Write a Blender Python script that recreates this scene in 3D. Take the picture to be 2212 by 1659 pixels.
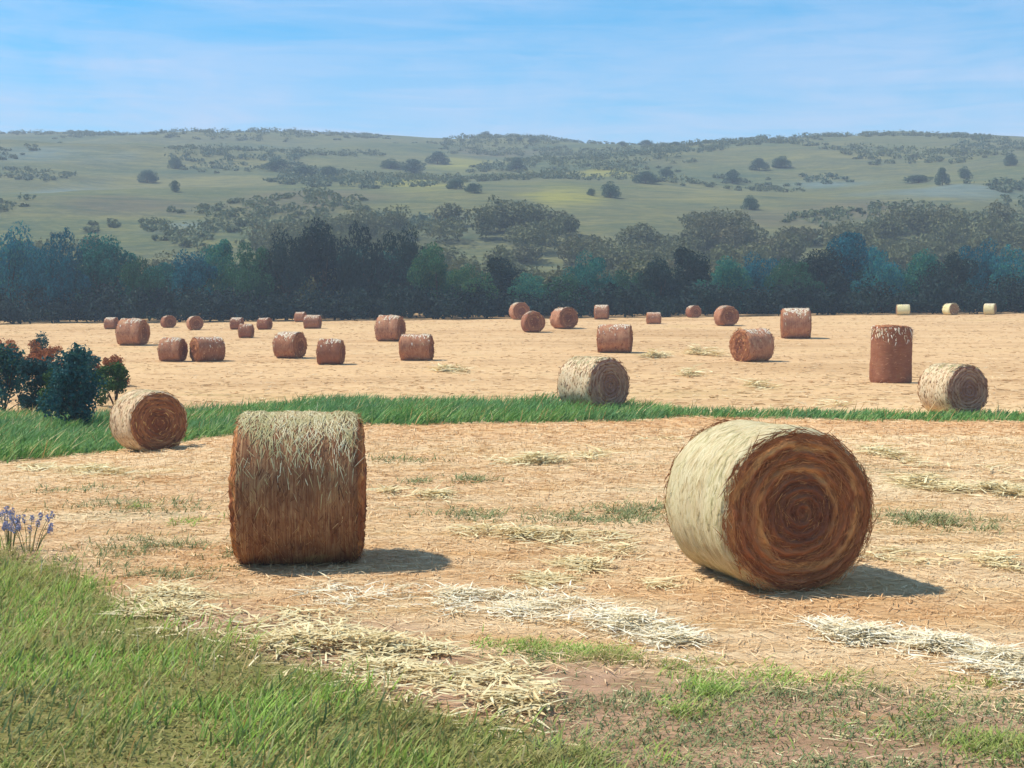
import bpy, math, random
import numpy as np
from mathutils import Vector, Matrix

# ------------------------------------------------------------------ scene, camera, sky, sun, exposure
scene = bpy.context.scene
for o in list(bpy.data.objects):
    bpy.data.objects.remove(o)
COL = scene.collection
random.seed(4)
RNG = np.random.default_rng(11)

CAM_H = 2.19
FPX = 3072.0            # focal length in picture units (picture is 2212 x 1659 units)
CX, HY = 1106.0, 705.0  # principal column and eye level row in those units
cam_d = bpy.data.cameras.new('camera')
cam_d.sensor_width = 36.0
cam_d.lens = 36.0 * FPX / 2212.0
cam_d.shift_y = -(1659 / 2 - HY) / 2212.0
cam_d.clip_start = 0.1
cam_d.clip_end = 9000
cam = bpy.data.objects.new('camera', cam_d)
cam.location = (0, 0, CAM_H)
cam.rotation_euler = (math.radians(90), 0, 0)
COL.objects.link(cam)
scene.camera = cam

SUN_EL = math.radians(56)
SUN_DIR = Vector((-0.96, 0.25, 0)).normalized() * math.cos(SUN_EL) + Vector((0, 0, math.sin(SUN_EL)))
SUN_AZ = math.atan2(SUN_DIR.x, SUN_DIR.y)

world = bpy.data.worlds.new('World')
scene.world = world
world.use_nodes = True
wn, wl = world.node_tree.nodes, world.node_tree.links
wn.clear()
w_out = wn.new('ShaderNodeOutputWorld')
w_bg = wn.new('ShaderNodeBackground')
w_bg.inputs['Strength'].default_value = 0.122
w_sky = wn.new('ShaderNodeTexSky')
w_sky.sky_type = 'NISHITA'
w_sky.sun_disc = False
w_sky.sun_elevation = SUN_EL
w_sky.sun_rotation = SUN_AZ
w_sky.air_density = 1.0
w_sky.dust_density = 0.0
w_sky.ozone_density = 5.0
w_hs = wn.new('ShaderNodeHueSaturation')
w_hs.inputs['Saturation'].default_value = 1.54
w_hs.inputs['Hue'].default_value = 0.484
wl.new(w_sky.outputs[0], w_hs.inputs['Color'])
# thin streaky cirrus, laid out by direction in the sky
w_tc = wn.new('ShaderNodeTexCoord')
w_sep = wn.new('ShaderNodeSeparateXYZ')
wl.new(w_tc.outputs['Generated'], w_sep.inputs[0])
def w_math(op, a, b=None):
    n = wn.new('ShaderNodeMath'); n.operation = op
    for i, v in enumerate((a, b)):
        if v is None: continue
        if isinstance(v, (int, float)): n.inputs[i].default_value = v
        else: wl.new(v, n.inputs[i])
    return n.outputs[0]
az = w_math('ARCTAN2', w_sep.outputs[0], w_sep.outputs[1])
def w_streak(sx, sz, scale, detail, dist, lo, hi, skew=0.0):
    cb = wn.new('ShaderNodeCombineXYZ')
    wl.new(w_math('MULTIPLY', w_math('ADD', az, w_math('MULTIPLY', w_sep.outputs[2], skew)), sx), cb.inputs[0])
    wl.new(w_math('MULTIPLY', w_sep.outputs[2], sz), cb.inputs[1])
    n = wn.new('ShaderNodeTexNoise')
    n.inputs['Scale'].default_value = scale; n.inputs['Detail'].default_value = detail
    n.inputs['Roughness'].default_value = 0.62; n.inputs['Distortion'].default_value = dist
    wl.new(cb.outputs[0], n.inputs['Vector'])
    mr = wn.new('ShaderNodeMapRange')
    mr.inputs['From Min'].default_value = lo; mr.inputs['From Max'].default_value = hi
    wl.new(n.outputs['Fac'], mr.inputs['Value'])
    return mr.outputs[0]
big = w_streak(2.6, 8.0, 1.5, 6, 0.8, 0.36, 0.66, 0.8)
fine = w_streak(3.2, 34.0, 2.6, 9, 0.9, 0.36, 0.72, 1.6)
cl = w_math('MULTIPLY', w_math('ADD', w_math('MULTIPLY', big, 0.55), w_math('MULTIPLY', fine, 0.34)), 0.62)
veil = wn.new('ShaderNodeMapRange')
wl.new(w_sep.outputs[2], veil.inputs['Value'])
for k_, v_ in (('From Min', .21), ('From Max', .10), ('To Min', .0), ('To Max', .5)): veil.inputs[k_].default_value = v_
cl = w_math('MINIMUM', w_math('ADD', cl, w_math('MULTIPLY', veil.outputs[0], w_math('ADD', w_math('MULTIPLY', fine, .5), .6))), 0.92)
w_mix = wn.new('ShaderNodeMix'); w_mix.data_type = 'RGBA'
wl.new(cl, w_mix.inputs[0])
wl.new(w_hs.outputs[0], w_mix.inputs[6])
w_mix.inputs[7].default_value = (4.3, 4.75, 6.2, 1)
wl.new(w_mix.outputs[2], w_bg.inputs['Color'])
wl.new(w_bg.outputs[0], w_out.inputs['Surface'])

sun_d = bpy.data.lights.new('sun', 'SUN')
sun_d.energy = 4.4
sun_d.angle = math.radians(0.6)
sun_d.color = (1.0, 0.93, 0.82)
sun = bpy.data.objects.new('sun', sun_d)
sun.rotation_euler = SUN_DIR.to_track_quat('Z', 'Y').to_euler()
sun.location = (-30, 10, 40)
COL.objects.link(sun)

scene.view_settings.view_transform = 'Standard'
scene.view_settings.look = 'None'
scene.view_settings.exposure = 0.5
scene.view_settings.gamma = 1.0
scene.cycles.max_bounces = 5
scene.cycles.diffuse_bounces = 3

# ------------------------------------------------------------------ helpers
def srgb(r, g, b):
    f = lambda c: (c / 12.92 if c <= 0.04045 else ((c + 0.055) / 1.055) ** 2.4)
    return (f(r / 255), f(g / 255), f(b / 255), 1.0)

def tag(o, label=None, cat=None, group=None, kind=None):
    if label: o['label'] = label
    if cat: o['category'] = cat
    if group: o['group'] = group
    if kind: o['kind'] = kind
    return o

def new_obj(name, data, parent=None, loc=None):
    o = bpy.data.objects.new(name, data)
    COL.objects.link(o)
    if parent is not None: o.parent = parent
    if loc is not None: o.location = loc
    return o

def mesh_np(name, verts, faces_n, idx, mat=None, smooth=False, attrs=None):
    """verts (n,3); faces_n list/array of loop counts; idx flat loop vertex indices"""
    me = bpy.data.meshes.new(name)
    verts = np.asarray(verts, np.float32); idx = np.asarray(idx, np.int32); faces_n = np.asarray(faces_n, np.int32)
    me.vertices.add(len(verts)); me.vertices.foreach_set('co', verts.ravel())
    idx = np.ascontiguousarray(idx).ravel(); me.loops.add(len(idx)); me.loops.foreach_set('vertex_index', idx.ravel())
    me.polygons.add(len(faces_n))
    assert len(idx.ravel()) == faces_n.sum() and idx.max() < len(verts)
    st = np.zeros(len(faces_n), np.int32); st[1:] = np.cumsum(faces_n)[:-1]
    me.polygons.foreach_set('loop_start', st)
    me.update(calc_edges=True)
    if smooth: me.shade_smooth()
    else: me.shade_flat()
    if attrs:
        for k, v in attrs.items():
            a = me.attributes.new(k, 'FLOAT', 'POINT'); a.data.foreach_set('value', np.asarray(v, np.float32))
    if mat: me.materials.append(mat)
    return me

def grid_faces(nu, nv, wrap_u=False):
    i = np.arange(nu if wrap_u else nu - 1); j = np.arange(nv - 1)
    I, J = np.meshgrid(i, j, indexing='ij'); I2 = (I + 1) % nu
    q = np.stack([I * nv + J, I2 * nv + J, I2 * nv + J + 1, I * nv + J + 1], -1).reshape(-1, 4)
    return q

def vnoise(x, y, seed=0):
    """smooth value noise, numpy"""
    xi = np.floor(x).astype(np.int64); yi = np.floor(y).astype(np.int64)
    xf = x - xi; yf = y - yi
    u = xf * xf * (3 - 2 * xf); v = yf * yf * (3 - 2 * yf)
    def h(a, b):
        n = (a * 374761393 + b * 668265263 + seed * 1442695041) & 0x7fffffff
        n = ((n ^ (n >> 13)) * 1274126177) & 0x7fffffff
        return ((n ^ (n >> 16)) & 0xffff) / 65535.0
    return (h(xi, yi) * (1 - u) + h(xi + 1, yi) * u) * (1 - v) + (h(xi, yi + 1) * (1 - u) + h(xi + 1, yi + 1) * u) * v

def fbm(x, y, seed=0, o=4):
    s = 0; a = 0.5
    for k in range(o):
        s = s + a * vnoise(x * 2 ** k + 17 * k, y * 2 ** k - 9 * k, seed + k); a *= 0.5
    return s / (1 - 0.5 ** o)

def smooth(a, b, x):
    t = np.clip((x - a) / (b - a), 0, 1)
    return t * t * (3 - 2 * t)

# ---- terrain -----------------------------------------------------------------
PY = np.array([-40, 0, 30, 42, 55, 72, 90, 107, 125, 145, 180, 230, 300, 400, 520, 640, 720, 800, 950, 1500, 3000, 6000.])
PZ = np.array([0, 0, 0, 0.03, 0.16, 0.68, 1.42, 2.2, 2.85, 3.4, 6.5, 17., 31., 49., 69., 87., 96.5, 99., 88., 30., 0., 0.])
def _pchip(x):
    h = np.diff(PY); d = np.diff(PZ) / h
    m = np.zeros_like(PY); m[1:-1] = np.where(d[:-1] * d[1:] > 0, 2 * d[:-1] * d[1:] / (d[:-1] + d[1:] + 1e-12), 0)
    i = np.clip(np.searchsorted(PY, x) - 1, 0, len(PY) - 2); t = np.clip((x - PY[i]) / h[i], 0, 1)
    t2 = t * t; t3 = t2 * t
    return (2*t3-3*t2+1)*PZ[i] + (t3-2*t2+t)*h[i]*m[i] + (-2*t3+3*t2)*PZ[i+1] + (t3-t2)*h[i]*m[i+1]
def terrain(x, y):
    x = np.asarray(x, float); y = np.asarray(y, float)
    z = _pchip(y)
    # slight hollow on the left by the shrubs
    z = z - 0.32 * smooth(-4, -9, x) * smooth(15, 26, y) * (1 - smooth(36, 60, y))
    # the field's far side sits a little higher on the right and dips on the left
    r = x / np.maximum(y, 20)
    z = z + smooth(70, 125, y) * (1 - smooth(160, 220, y)) * (np.where(r > 0, 0.95, 1.0) * r * 1.4)
    # rolling hill
    hm = smooth(170, 330, y) * (1 - smooth(1400, 2500, y))
    z = z + hm * ((fbm(x / 150 + 3.1, y / 190 + 7.7, 5, 3) - 0.5) * 17 + (fbm(x / 45, y / 60, 9, 3) - 0.5) * 5 - 2.5)
    z = z + hm * (-5.0 * smooth(0, 60, x) * (1 - smooth(90, 150, x)) * smooth(450, 650, y))
    z = z + hm * (6.0 * smooth(-20, -110, x) + 1.0 * smooth(110, 170, x) - 2.0 * np.exp(-((x + 10) / 60) ** 2)) * smooth(350, 650, y)
    # small field unevenness
    fm = 1 - smooth(120, 170, y)
    z = z + fm * ((fbm(x / 5.0, y / 5.0, 21, 2) - 0.5) * 0.10 + (fbm(x / 0.7, y / 0.7, 22, 2) - 0.5) * 0.045 * (1 - .8 * smooth(14, 34, y)))
    return z
def tz(x, y): return float(terrain(np.array([x]), np.array([y]))[0])

def G(px, py, dmin=4.0, dmax=2500.0):
    """world point of the ground seen at a picture position"""
    a = (px - CX) / FPX; b = (HY - py) / FPX
    d = np.geomspace(dmin, dmax, 5000)
    g = terrain(a * d, d) - (CAM_H + b * d)
    k = np.argmax(g > 0)
    if g[k] <= 0:
        k = np.argmax(g)
        dd = d[k]
    else:
        dd = d[k] if k == 0 else d[k-1] + (d[k] - d[k-1]) * (-g[k-1]) / (g[k] - g[k-1] + 1e-9)
    return (a * dd, dd, tz(a * dd, dd))

# world curves
E_X = np.array([-60, -20, -8, -5.0, -4.5, -3.25, -2.2, -1.45, -.71, -.27, .10, .43, .9, 1.5, 3, 20])
E_Y = np.array([30, 24, 17.0, 13.9, 13.2, 11.6, 9.95, 9.5, 8.52, 7.87, 7.23, 6.76, 5.6, 4.2, 2., -4])
T_X = np.array([-60, -20, -8, -5.0, -3.3, -1.76, -.88, -.34, .59, 1.69, 3.0, 5, 9, 20])
T_Y = np.array([30.6, 24.5, 17.4, 14.2, 12.0, 10.75, 10.45, 9.9, 9.28, 8.74, 8.36, 7.9, 7.2, 6.0])
def edge_grass(x): return np.interp(x, E_X, E_Y) + (fbm(x * 1.3, x * 0 + 2.2, 31, 3) - .5) * 0.9
def edge_track(x): return np.interp(x, T_X, T_Y) + (fbm(x * 1.1, x * 0 + 5.2, 33, 3) - .5) * 0.9
B_X = np.array([-40, -16, -10.5, -7.6, -6.3, -3.4, 1.2, 3.4, 6, 12, 30, 60])
B_LO = np.array([22, 24.0, 24.6, 27.5, 29.5, 31.5, 32.6, 33.2, 33.4, 33.0, 31, 30])
B_HI = np.array([36, 39, 40.0, 40.5, 40.0, 39.0, 38.6, 37.0, 35.3, 35.0, 34, 33])
def band_lo(x): return np.interp(x, B_X, B_LO) + (fbm(x * .5, x * 0 + 1.2, 35, 4) - .5) * 3.0
def band_hi(x): return np.interp(x, B_X, B_HI) + (fbm(x * .6, x * 0 + 9.2, 36, 4) - .5) * 2.6

# ------------------------------------------------------------------ materials
def nodes_of(name):
    m = bpy.data.materials.new(name); m.use_nodes = True
    nt = m.node_tree; nt.nodes.clear()
    out = nt.nodes.new('ShaderNodeOutputMaterial')
    return m, nt.nodes, nt.links, out

class NB:
    def __init__(s, name): s.m, s.n, s.l, s.out = nodes_of(name)
    def put(s, sock, v):
        if v is None: return
        if isinstance(v, (int, float, tuple, list)): sock.default_value = v
        else: s.l.new(v, sock)
    def geo(s): return s.n.new('ShaderNodeNewGeometry')
    def coord(s, kind='Object'): return s.n.new('ShaderNodeTexCoord').outputs[kind]
    def mapping(s, vec, scale=(1, 1, 1), rot=(0, 0, 0), loc=(0, 0, 0)):
        n = s.n.new('ShaderNodeMapping'); s.l.new(vec, n.inputs['Vector'])
        n.inputs['Scale'].default_value = scale; n.inputs['Rotation'].default_value = rot; n.inputs['Location'].default_value = loc
        return n.outputs[0]
    def noise(s, vec, scale, detail=5, rough=.55, dist=0.0):
        n = s.n.new('ShaderNodeTexNoise'); s.l.new(vec, n.inputs['Vector'])
        n.inputs['Scale'].default_value = scale; n.inputs['Detail'].default_value = detail
        n.inputs['Roughness'].default_value = rough; n.inputs['Distortion'].default_value = dist
        return n.outputs['Fac']
    def ramp(s, fac, stops, interp='LINEAR'):
        n = s.n.new('ShaderNodeValToRGB'); n.color_ramp.interpolation = interp
        e = n.color_ramp.elements
        while len(e) < len(stops): e.new(0.5)
        for k, (p, c) in enumerate(stops): e[k].position = p; e[k].color = c
        s.l.new(fac, n.inputs[0]); return n.outputs[0]
    def mix(s, fac, a, b, mode='MIX'):
        n = s.n.new('ShaderNodeMix'); n.data_type = 'RGBA'; n.blend_type = mode
        s.put(n.inputs[0], fac); s.put(n.inputs[6], a); s.put(n.inputs[7], b); return n.outputs[2]
    def math(s, op, a, b=None, c=None, clamp=False):
        n = s.n.new('ShaderNodeMath'); n.operation = op; n.use_clamp = clamp
        for i, v in enumerate((a, b, c)): s.put(n.inputs[i], v)
        return n.outputs[0]
    def rng(s, v, a, b, c=0., d=1.):
        n = s.n.new('ShaderNodeMapRange'); s.l.new(v, n.inputs[0])
        for i, q in enumerate((a, b, c, d)): n.inputs[i + 1].default_value = q
        return n.outputs[0]
    def attr(s, name):
        n = s.n.new('ShaderNodeAttribute'); n.attribute_name = name; return n.outputs['Fac']
    def sep(s, v):
        n = s.n.new('ShaderNodeSeparateXYZ'); s.l.new(v, n.inputs[0]); return n.outputs
    def bump(s, h, strength=.5, dist=.02):
        n = s.n.new('ShaderNodeBump'); s.l.new(h, n.inputs['Height'])
        n.inputs['Strength'].default_value = strength; n.inputs['Distance'].default_value = dist; return n.outputs[0]
    def finish(s, col, rough=.9, normal=None, transl=0.0, spec=.2):
        p = s.n.new('ShaderNodeBsdfPrincipled'); s.put(p.inputs['Base Color'], col)
        p.inputs['Roughness'].default_value = rough; p.inputs['Specular IOR Level'].default_value = spec
        if normal is not None: s.l.new(normal, p.inputs['Normal'])
        sh = p.outputs[0]
        if transl > 0:
            t = s.n.new('ShaderNodeBsdfTranslucent'); s.put(t.inputs[0], col)
            mx = s.n.new('ShaderNodeMixShader'); mx.inputs[0].default_value = transl
            s.l.new(sh, mx.inputs[1]); s.l.new(t.outputs[0], mx.inputs[2]); sh = mx.outputs[0]
        s.l.new(sh, s.out.inputs['Surface']); return s.m

def blade_mat(name, stops, patch=None, patch_scale=.6, transl=.3, rough=.75, obj_rand=0.0, spec=.25):
    b = NB(name); g = b.geo()
    fac = g.outputs['Random Per Island']
    if obj_rand:
        oi = b.n.new('ShaderNodeObjectInfo')
        fac = b.math('ADD', b.math('MULTIPLY', fac, 1 - obj_rand), b.math('MULTIPLY', oi.outputs['Random'], obj_rand))
    c = b.ramp(fac, stops)
    if patch:
        nz = b.noise(b.mapping(g.outputs['Position'], (1, 1, .4)), patch_scale, 3)
        c = b.mix(b.rng(nz, .42, .62, 0, .75), c, patch)
    return b.finish(c, rough, transl=transl, spec=spec)

# stubble field
def field_colour(b, P):
    n1 = b.noise(b.mapping(P, (.10, .42, .4)), 1.0, 7, .6, .5)
    n2 = b.noise(b.mapping(P, (.35, 1.9, 1), loc=(4, 9, 0)), 1.3, 8, .65, .8)
    n3 = b.noise(b.mapping(P, (3.0, 9.0, 3)), 2.2, 6, .7, .3)
    c = b.ramp(n1, [(.28, srgb(202, 154, 100)), (.39, srgb(216, 176, 124)), (.48, srgb(230, 198, 152)), (.54, srgb(212, 172, 116)), (.63, srgb(240, 216, 172)), (.78, srgb(228, 208, 158))])
    c = b.mix(b.rng(n2, .38, .64, 0, .6), c, srgb(238, 214, 174))
    c = b.mix(b.rng(n2, .60, .72, 0, .35), c, srgb(190, 178, 132))
    c = b.mix(b.rng(n3, .3, .7, .0, .14), c, srgb(186, 138, 90))
    c = b.mix(b.math('MULTIPLY', b.attr('tan'), b.rng(n2, .2, .6, .4, .75)), c, srgb(210, 162, 110))
    yy = b.sep(P)[1]
    big = b.noise(b.mapping(P, (.045, .10, .1), loc=(7, 2, 0)), 1.0, 4, .55, 1.0)
    rowp = b.noise(b.mapping(P, (.02, .9, .2), rot=(0, 0, .12)), 1.2, 5, .6, .2)
    far = b.ramp(b.math('ADD', b.math('MULTIPLY', big, .6), b.math('MULTIPLY', rowp, .4)), [(.34, srgb(172, 134, 88)), (.46, srgb(186, 150, 106)), (.55, srgb(202, 166, 120)), (.66, srgb(180, 150, 102))])
    c = b.mix(b.rng(yy, 33, 42, 0, .88), c, far)
    return c, n2, n3
def field_straw_mat(name, dark, light, lift):
    b = NB(name); g = b.geo(); c = field_colour(b, g.outputs['Position'])[0]
    f = g.outputs['Random Per Island']
    c = b.mix(b.rng(f, .0, .35, .55, 0), c, dark); c = b.mix(b.rng(f, .55, 1., lift, .75), c, light)
    return b.finish(c, .8, transl=.15, spec=.15)
def tan_mask(x, y):
    bl_ = band_lo(x)
    a_ = smooth(-8, -.5, y - bl_) * smooth(1., -.5, y - bl_) * smooth(-8, -3, x)
    m_ = np.interp(x, [-6, -3, 0, 2, 4, 6], [13.5, 11.9, 11.5, 11.2, 10.6, 10.2]); w_ = fbm(x * .45, y * .9, 83, 3)
    b_ = np.exp(-((y - m_) / 1.0) ** 2) * smooth(.35, .6, w_)
    c_ = smooth(.55, .70, fbm(x * .16 + 9, y * .42, 84, 3)) * .4 * (1 - smooth(26, 32, y))
    return np.maximum(np.maximum(a_, b_), c_)
def make_field_mat():
    b = NB('stubble_ground'); P = b.geo().outputs['Position']
    c, n2, n3 = field_colour(b, P)
    soil = b.ramp(b.noise(b.mapping(P, (.8, 2.2, 1)), 1.5, 7, .65, .6),
                  [(.3, srgb(126, 112, 82)), (.43, srgb(168, 132, 102)), (.56, srgb(196, 156, 126)), (.7, srgb(182, 140, 92))])
    c = b.mix(b.math('MULTIPLY', b.attr('soil'), .92), c, soil)
    turf = b.ramp(n3, [(.3, srgb(118, 122, 66)), (.55, srgb(146, 140, 80)), (.72, srgb(178, 144, 98))])
    c = b.mix(b.attr('turf'), c, turf)
    weeds = b.rng(b.noise(b.mapping(P, (.28, 1.1, 1), loc=(1, 3, 0)), 1.0, 6, .7, .8), .56, .70, 0, .75)
    c = b.mix(b.math('MULTIPLY', b.attr('weedy'), weeds), c, srgb(112, 122, 84))
    h = b.math('MULTIPLY', b.attr('near'), b.math('ADD', n3, b.math('MULTIPLY', b.noise(b.mapping(P, (8, 20, 8)), 3., 5, .7), .6)))
    return b.finish(c, .95, b.bump(h, .75, .07), spec=.08)
M_FIELD = make_field_mat()

def make_hill_mat():
    b = NB('hill_grassland'); P = b.geo().outputs['Position']
    n1 = b.noise(b.mapping(P, (.006, .012, .012)), 1.6, 7, .6, 1.1)
    n2 = b.noise(b.mapping(P, (.012, .05, .05), loc=(3, 1, 0)), 1.5, 8, .68, 1.0)
    n3 = b.noise(b.mapping(P, (.08, .2, .2)), 2.0, 6, .7)
    n4 = b.noise(b.mapping(P, (.035, .11, .1), loc=(9, 2, 0)), 1.8, 7, .7, 1.4)
    c = b.ramp(n1, [(.30, srgb(62, 84, 68)), (.43, srgb(88, 98, 70)), (.53, srgb(112, 110, 76)), (.62, srgb(94, 96, 74)), (.74, srgb(70, 88, 74))])
    c = b.mix(b.rng(n2, .42, .66, 0, .6), c, srgb(114, 112, 66))
    c = b.mix(b.rng(n2, .62, .30, 0, .45), c, srgb(72, 82, 66))
    n5 = b.noise(b.mapping(P, (.35, .8, .6)), 1.5, 5, .7, .5)
    c = b.mix(b.rng(n5, .5, .68, 0, .5), c, srgb(136, 132, 86)); c = b.mix(b.rng(n5, .5, .34, 0, .5), c, srgb(60, 76, 58))
    for nm, col, am in (('olive', (128, 122, 78), .7), ('brown', (98, 90, 74), .8), ('greyblue', (106, 126, 128), .7), ('yellow', (156, 150, 66), .7)):
        c = b.mix(b.math('MULTIPLY', b.attr(nm), b.rng(n2, .3, .6, am * .5, am)), c, srgb(*col))
    c = b.mix(b.rng(n4, .50, .64, 0, .6), c, srgb(54, 76, 62))
    c = b.mix(b.rng(n4, .46, .34, 0, .55), c, srgb(132, 126, 80))
    c = b.mix(b.rng(n3, .45, .75, 0, .45), c, srgb(70, 80, 62))
    return b.finish(c, .95, b.bump(n3, .6, 1.2), spec=.05)
M_HILL = make_hill_mat()

# ------------------------------------------------------------------ ground and hill
def fan(y0, y1, ny, umax, pad, nu):
    ys = np.geomspace(y0 + 6, y1 + 6, ny) - 6
    u = np.linspace(-1, 1, nu)
    Y, U = np.meshgrid(ys, u, indexing='ij')
    X = U * (umax * np.abs(Y) + pad)
    return X, Y
X, Y = fan(-3.5, 178, 430, .52, 6, 330)
Z = terrain(X, Y)
eg, et = edge_grass(X), edge_track(X)
wob = (fbm(X * 1.7, Y * 1.7, 41, 3) - .5) * .7
turf = smooth(.25, -.25, Y - eg + wob)
soil = smooth(.55, -.55, Y - et + wob) * (1 - turf)
bl, bh = band_lo(X), band_hi(X)
band = smooth(-.5, .4, Y - bl) * smooth(.5, -.4, Y - bh)
tan = tan_mask(X, Y)
near = 1 - .92 * smooth(16, 42, Y)
weedy = (1 - smooth(26, 31, Y)) * smooth(10.5, 12.5, Y)
me = mesh_np('ground', np.stack([X, Y, Z], -1).reshape(-1, 3), np.full(429 * 329, 4), grid_faces(430, 330)[:, ::-1], M_FIELD, True,
             {'turf': np.maximum(turf, band).ravel(), 'soil': soil.ravel(), 'tan': tan.ravel(), 'weedy': weedy.ravel(), 'near': near.ravel()})
tag(new_obj('ground', me), kind='structure')

X, Y = fan(172, 1350, 300, .62, 60, 300)
Z = terrain(X, Y) - .25
pat = {'yellow': 0 * X, 'olive': 0 * X, 'greyblue': 0 * X, 'brown': 0 * X}
for i, (px, py, w, h, m) in enumerate([   # meadows and fallow ground on the hill
        (1225, 430, 150, 50, 'yellow'), (1000, 352, 160, 22, 'yellow'), (880, 392, 200, 26, 'yellow'), (1310, 372, 150, 16, 'yellow'),
        (560, 352, 150, 18, 'olive'), (1560, 420, 300, 30, 'olive'), (430, 395, 360, 30, 'olive'), (1840, 335, 300, 18, 'olive'), (330, 330, 220, 14, 'olive'),
        (215, 402, 130, 14, 'greyblue'), (385, 488, 130, 16, 'greyblue'), (2060, 410, 340, 26, 'greyblue'), (1800, 395, 220, 16, 'greyblue'), (80, 330, 300, 40, 'greyblue'),
        (240, 440, 300, 44, 'brown'), (1900, 455, 380, 44, 'brown'), (650, 440, 420, 60, 'brown'), (1080, 330, 200, 14, 'brown'), (1650, 470, 300, 50, 'brown')]):
    c = G(px, py, 180); a = c[1] / FPX
    top = G(px, py - h / 2, 180); bot = G(px, py + h / 2, 180)
    ry = max((top[1] - bot[1]) / 2, 8); rx = w / 2 * a; yc = (top[1] + bot[1]) / 2
    dx = (X - c[0]) / rx; dy = (Y - yc) / ry
    q = np.sqrt(dx ** 2 + dy ** 2) + (fbm(X / 14, Y / 22, 50 + i, 4) - .5) * 1.5
    pat[m] = np.maximum(pat[m], smooth(1.5, .2, q))
me = mesh_np('hillside', np.stack([X, Y, Z], -1).reshape(-1, 3), np.full(299 * 299, 4), grid_faces(300, 300)[:, ::-1], M_HILL, True, {k: v.ravel() for k, v in pat.items()})
tag(new_obj('hillside', me), kind='structure')

# ------------------------------------------------------------------ foliage builders
def leaf_cards(cent, nrm, size, rng, jitter=.8, aspect=.62):
    """diamond leaf faces; cent (n,3), nrm (n,3), size (n,)"""
    n = len(cent)
    d = nrm + rng.normal(0, jitter, (n, 3)); d /= np.linalg.norm(d, axis=1, keepdims=True) + 1e-9
    t = np.cross(d, rng.normal(0, 1, (n, 3))); t /= np.linalg.norm(t, axis=1, keepdims=True) + 1e-9
    s = np.cross(d, t)
    a = size[:, None]; fold = d * a * .18
    V = np.stack([cent - t * a * .5, cent + s * a * aspect * .5 + fold, cent + t * a * .5, cent - s * a * aspect * .5 + fold], 1)
    return V.reshape(-1, 3)

def cards_mesh(name, V, mat):
    k = len(V) // 4
    return mesh_np(name, V, np.full(k, 4), np.arange(4 * k), mat)

def tube(path, radii, seg=7):
    V = []; P = [Vector(p) for p in path]
    for i, p in enumerate(P):
        d = (P[min(i + 1, len(P) - 1)] - P[max(i - 1, 0)]).normalized()
        a = d.cross(Vector((0.3, 1, .1))).normalized(); c = d.cross(a)
        for k in range(seg):
            t = 2 * math.pi * k / seg; V.append(p + (a * math.cos(t) + c * math.sin(t)) * radii[i])
    F = []
    for i in range(len(P) - 1):
        for k in range(seg):
            F.append((i * seg + k, i * seg + (k + 1) % seg, (i + 1) * seg + (k + 1) % seg, (i + 1) * seg + k))
    return [tuple(v) for v in V], F

def join_tubes(name, tubes, mat):
    V = []; F = []
    for v, f in tubes:
        o = len(V); V += v; F += [tuple(i + o for i in q) for q in f]
    me = bpy.data.meshes.new(name); me.from_pydata(V, [], F); me.materials.append(mat)
    me.polygons.foreach_set('use_smooth', [True] * len(F)); return me

def crown_clumps(rng, wide, low, n):
    C = []
    for k in range(n):
        for _ in range(60):
            p = rng.uniform(-1, 1, 3)
            if (p ** 2).sum() < 1: break
        h = (p[2] + 1) / 2
        w = wide * (.55 + .6 * math.sin(math.pi * min(max(h * .85 + .12, 0), 1)))
        r = rng.uniform(.10, .19)
        C.append((p[0] * w * .8, p[1] * w * .8, low + r * .8 + h * (1 - low - 1.7 * r), r))
    return C

def make_crown(seed, wide=.5, low=.06, nclump=20, nleaf=5600, leaf=.036, dome=False):
    rng = np.random.default_rng(seed)
    C = np.array(crown_clumps(rng, wide, low, nclump))
    if dome:
        for q in C:
            a = rng.uniform(0, 6.28); h = rng.uniform(0, 1) ** 1.2; q[3] = rng.uniform(.16, .26)
            rr = wide * math.sqrt(1 - h * h) * math.sqrt(rng.uniform(.1, 1)) * .8
            q[0], q[1], q[2] = math.cos(a) * rr, math.sin(a) * rr, .12 + h * .62
    k = rng.integers(0, len(C), nleaf)
    d = rng.normal(0, 1, (nleaf, 3)); d /= np.linalg.norm(d, axis=1, keepdims=True)
    rr = C[k, 3] * rng.uniform(.45, 1.08, nleaf) ** .6
    P = C[k, :3] + d * rr[:, None] * np.array([1.15, 1.15, .9])
    P[:, 2] = np.maximum(P[:, 2], .01)
    return leaf_cards(P, d + np.array([0, 0, .3]), leaf * rng.uniform(.7, 1.5, nleaf), rng), C

def bark():
    b = NB('bark'); P = b.coord('Object')
    n = b.noise(b.mapping(P, (6, 6, 1.5)), 3, 6, .7)
    return b.finish(b.ramp(n, [(.35, srgb(52, 42, 34)), (.65, srgb(96, 80, 64))]), .95, b.bump(n, .6, .02))
M_BARK = bark()

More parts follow.
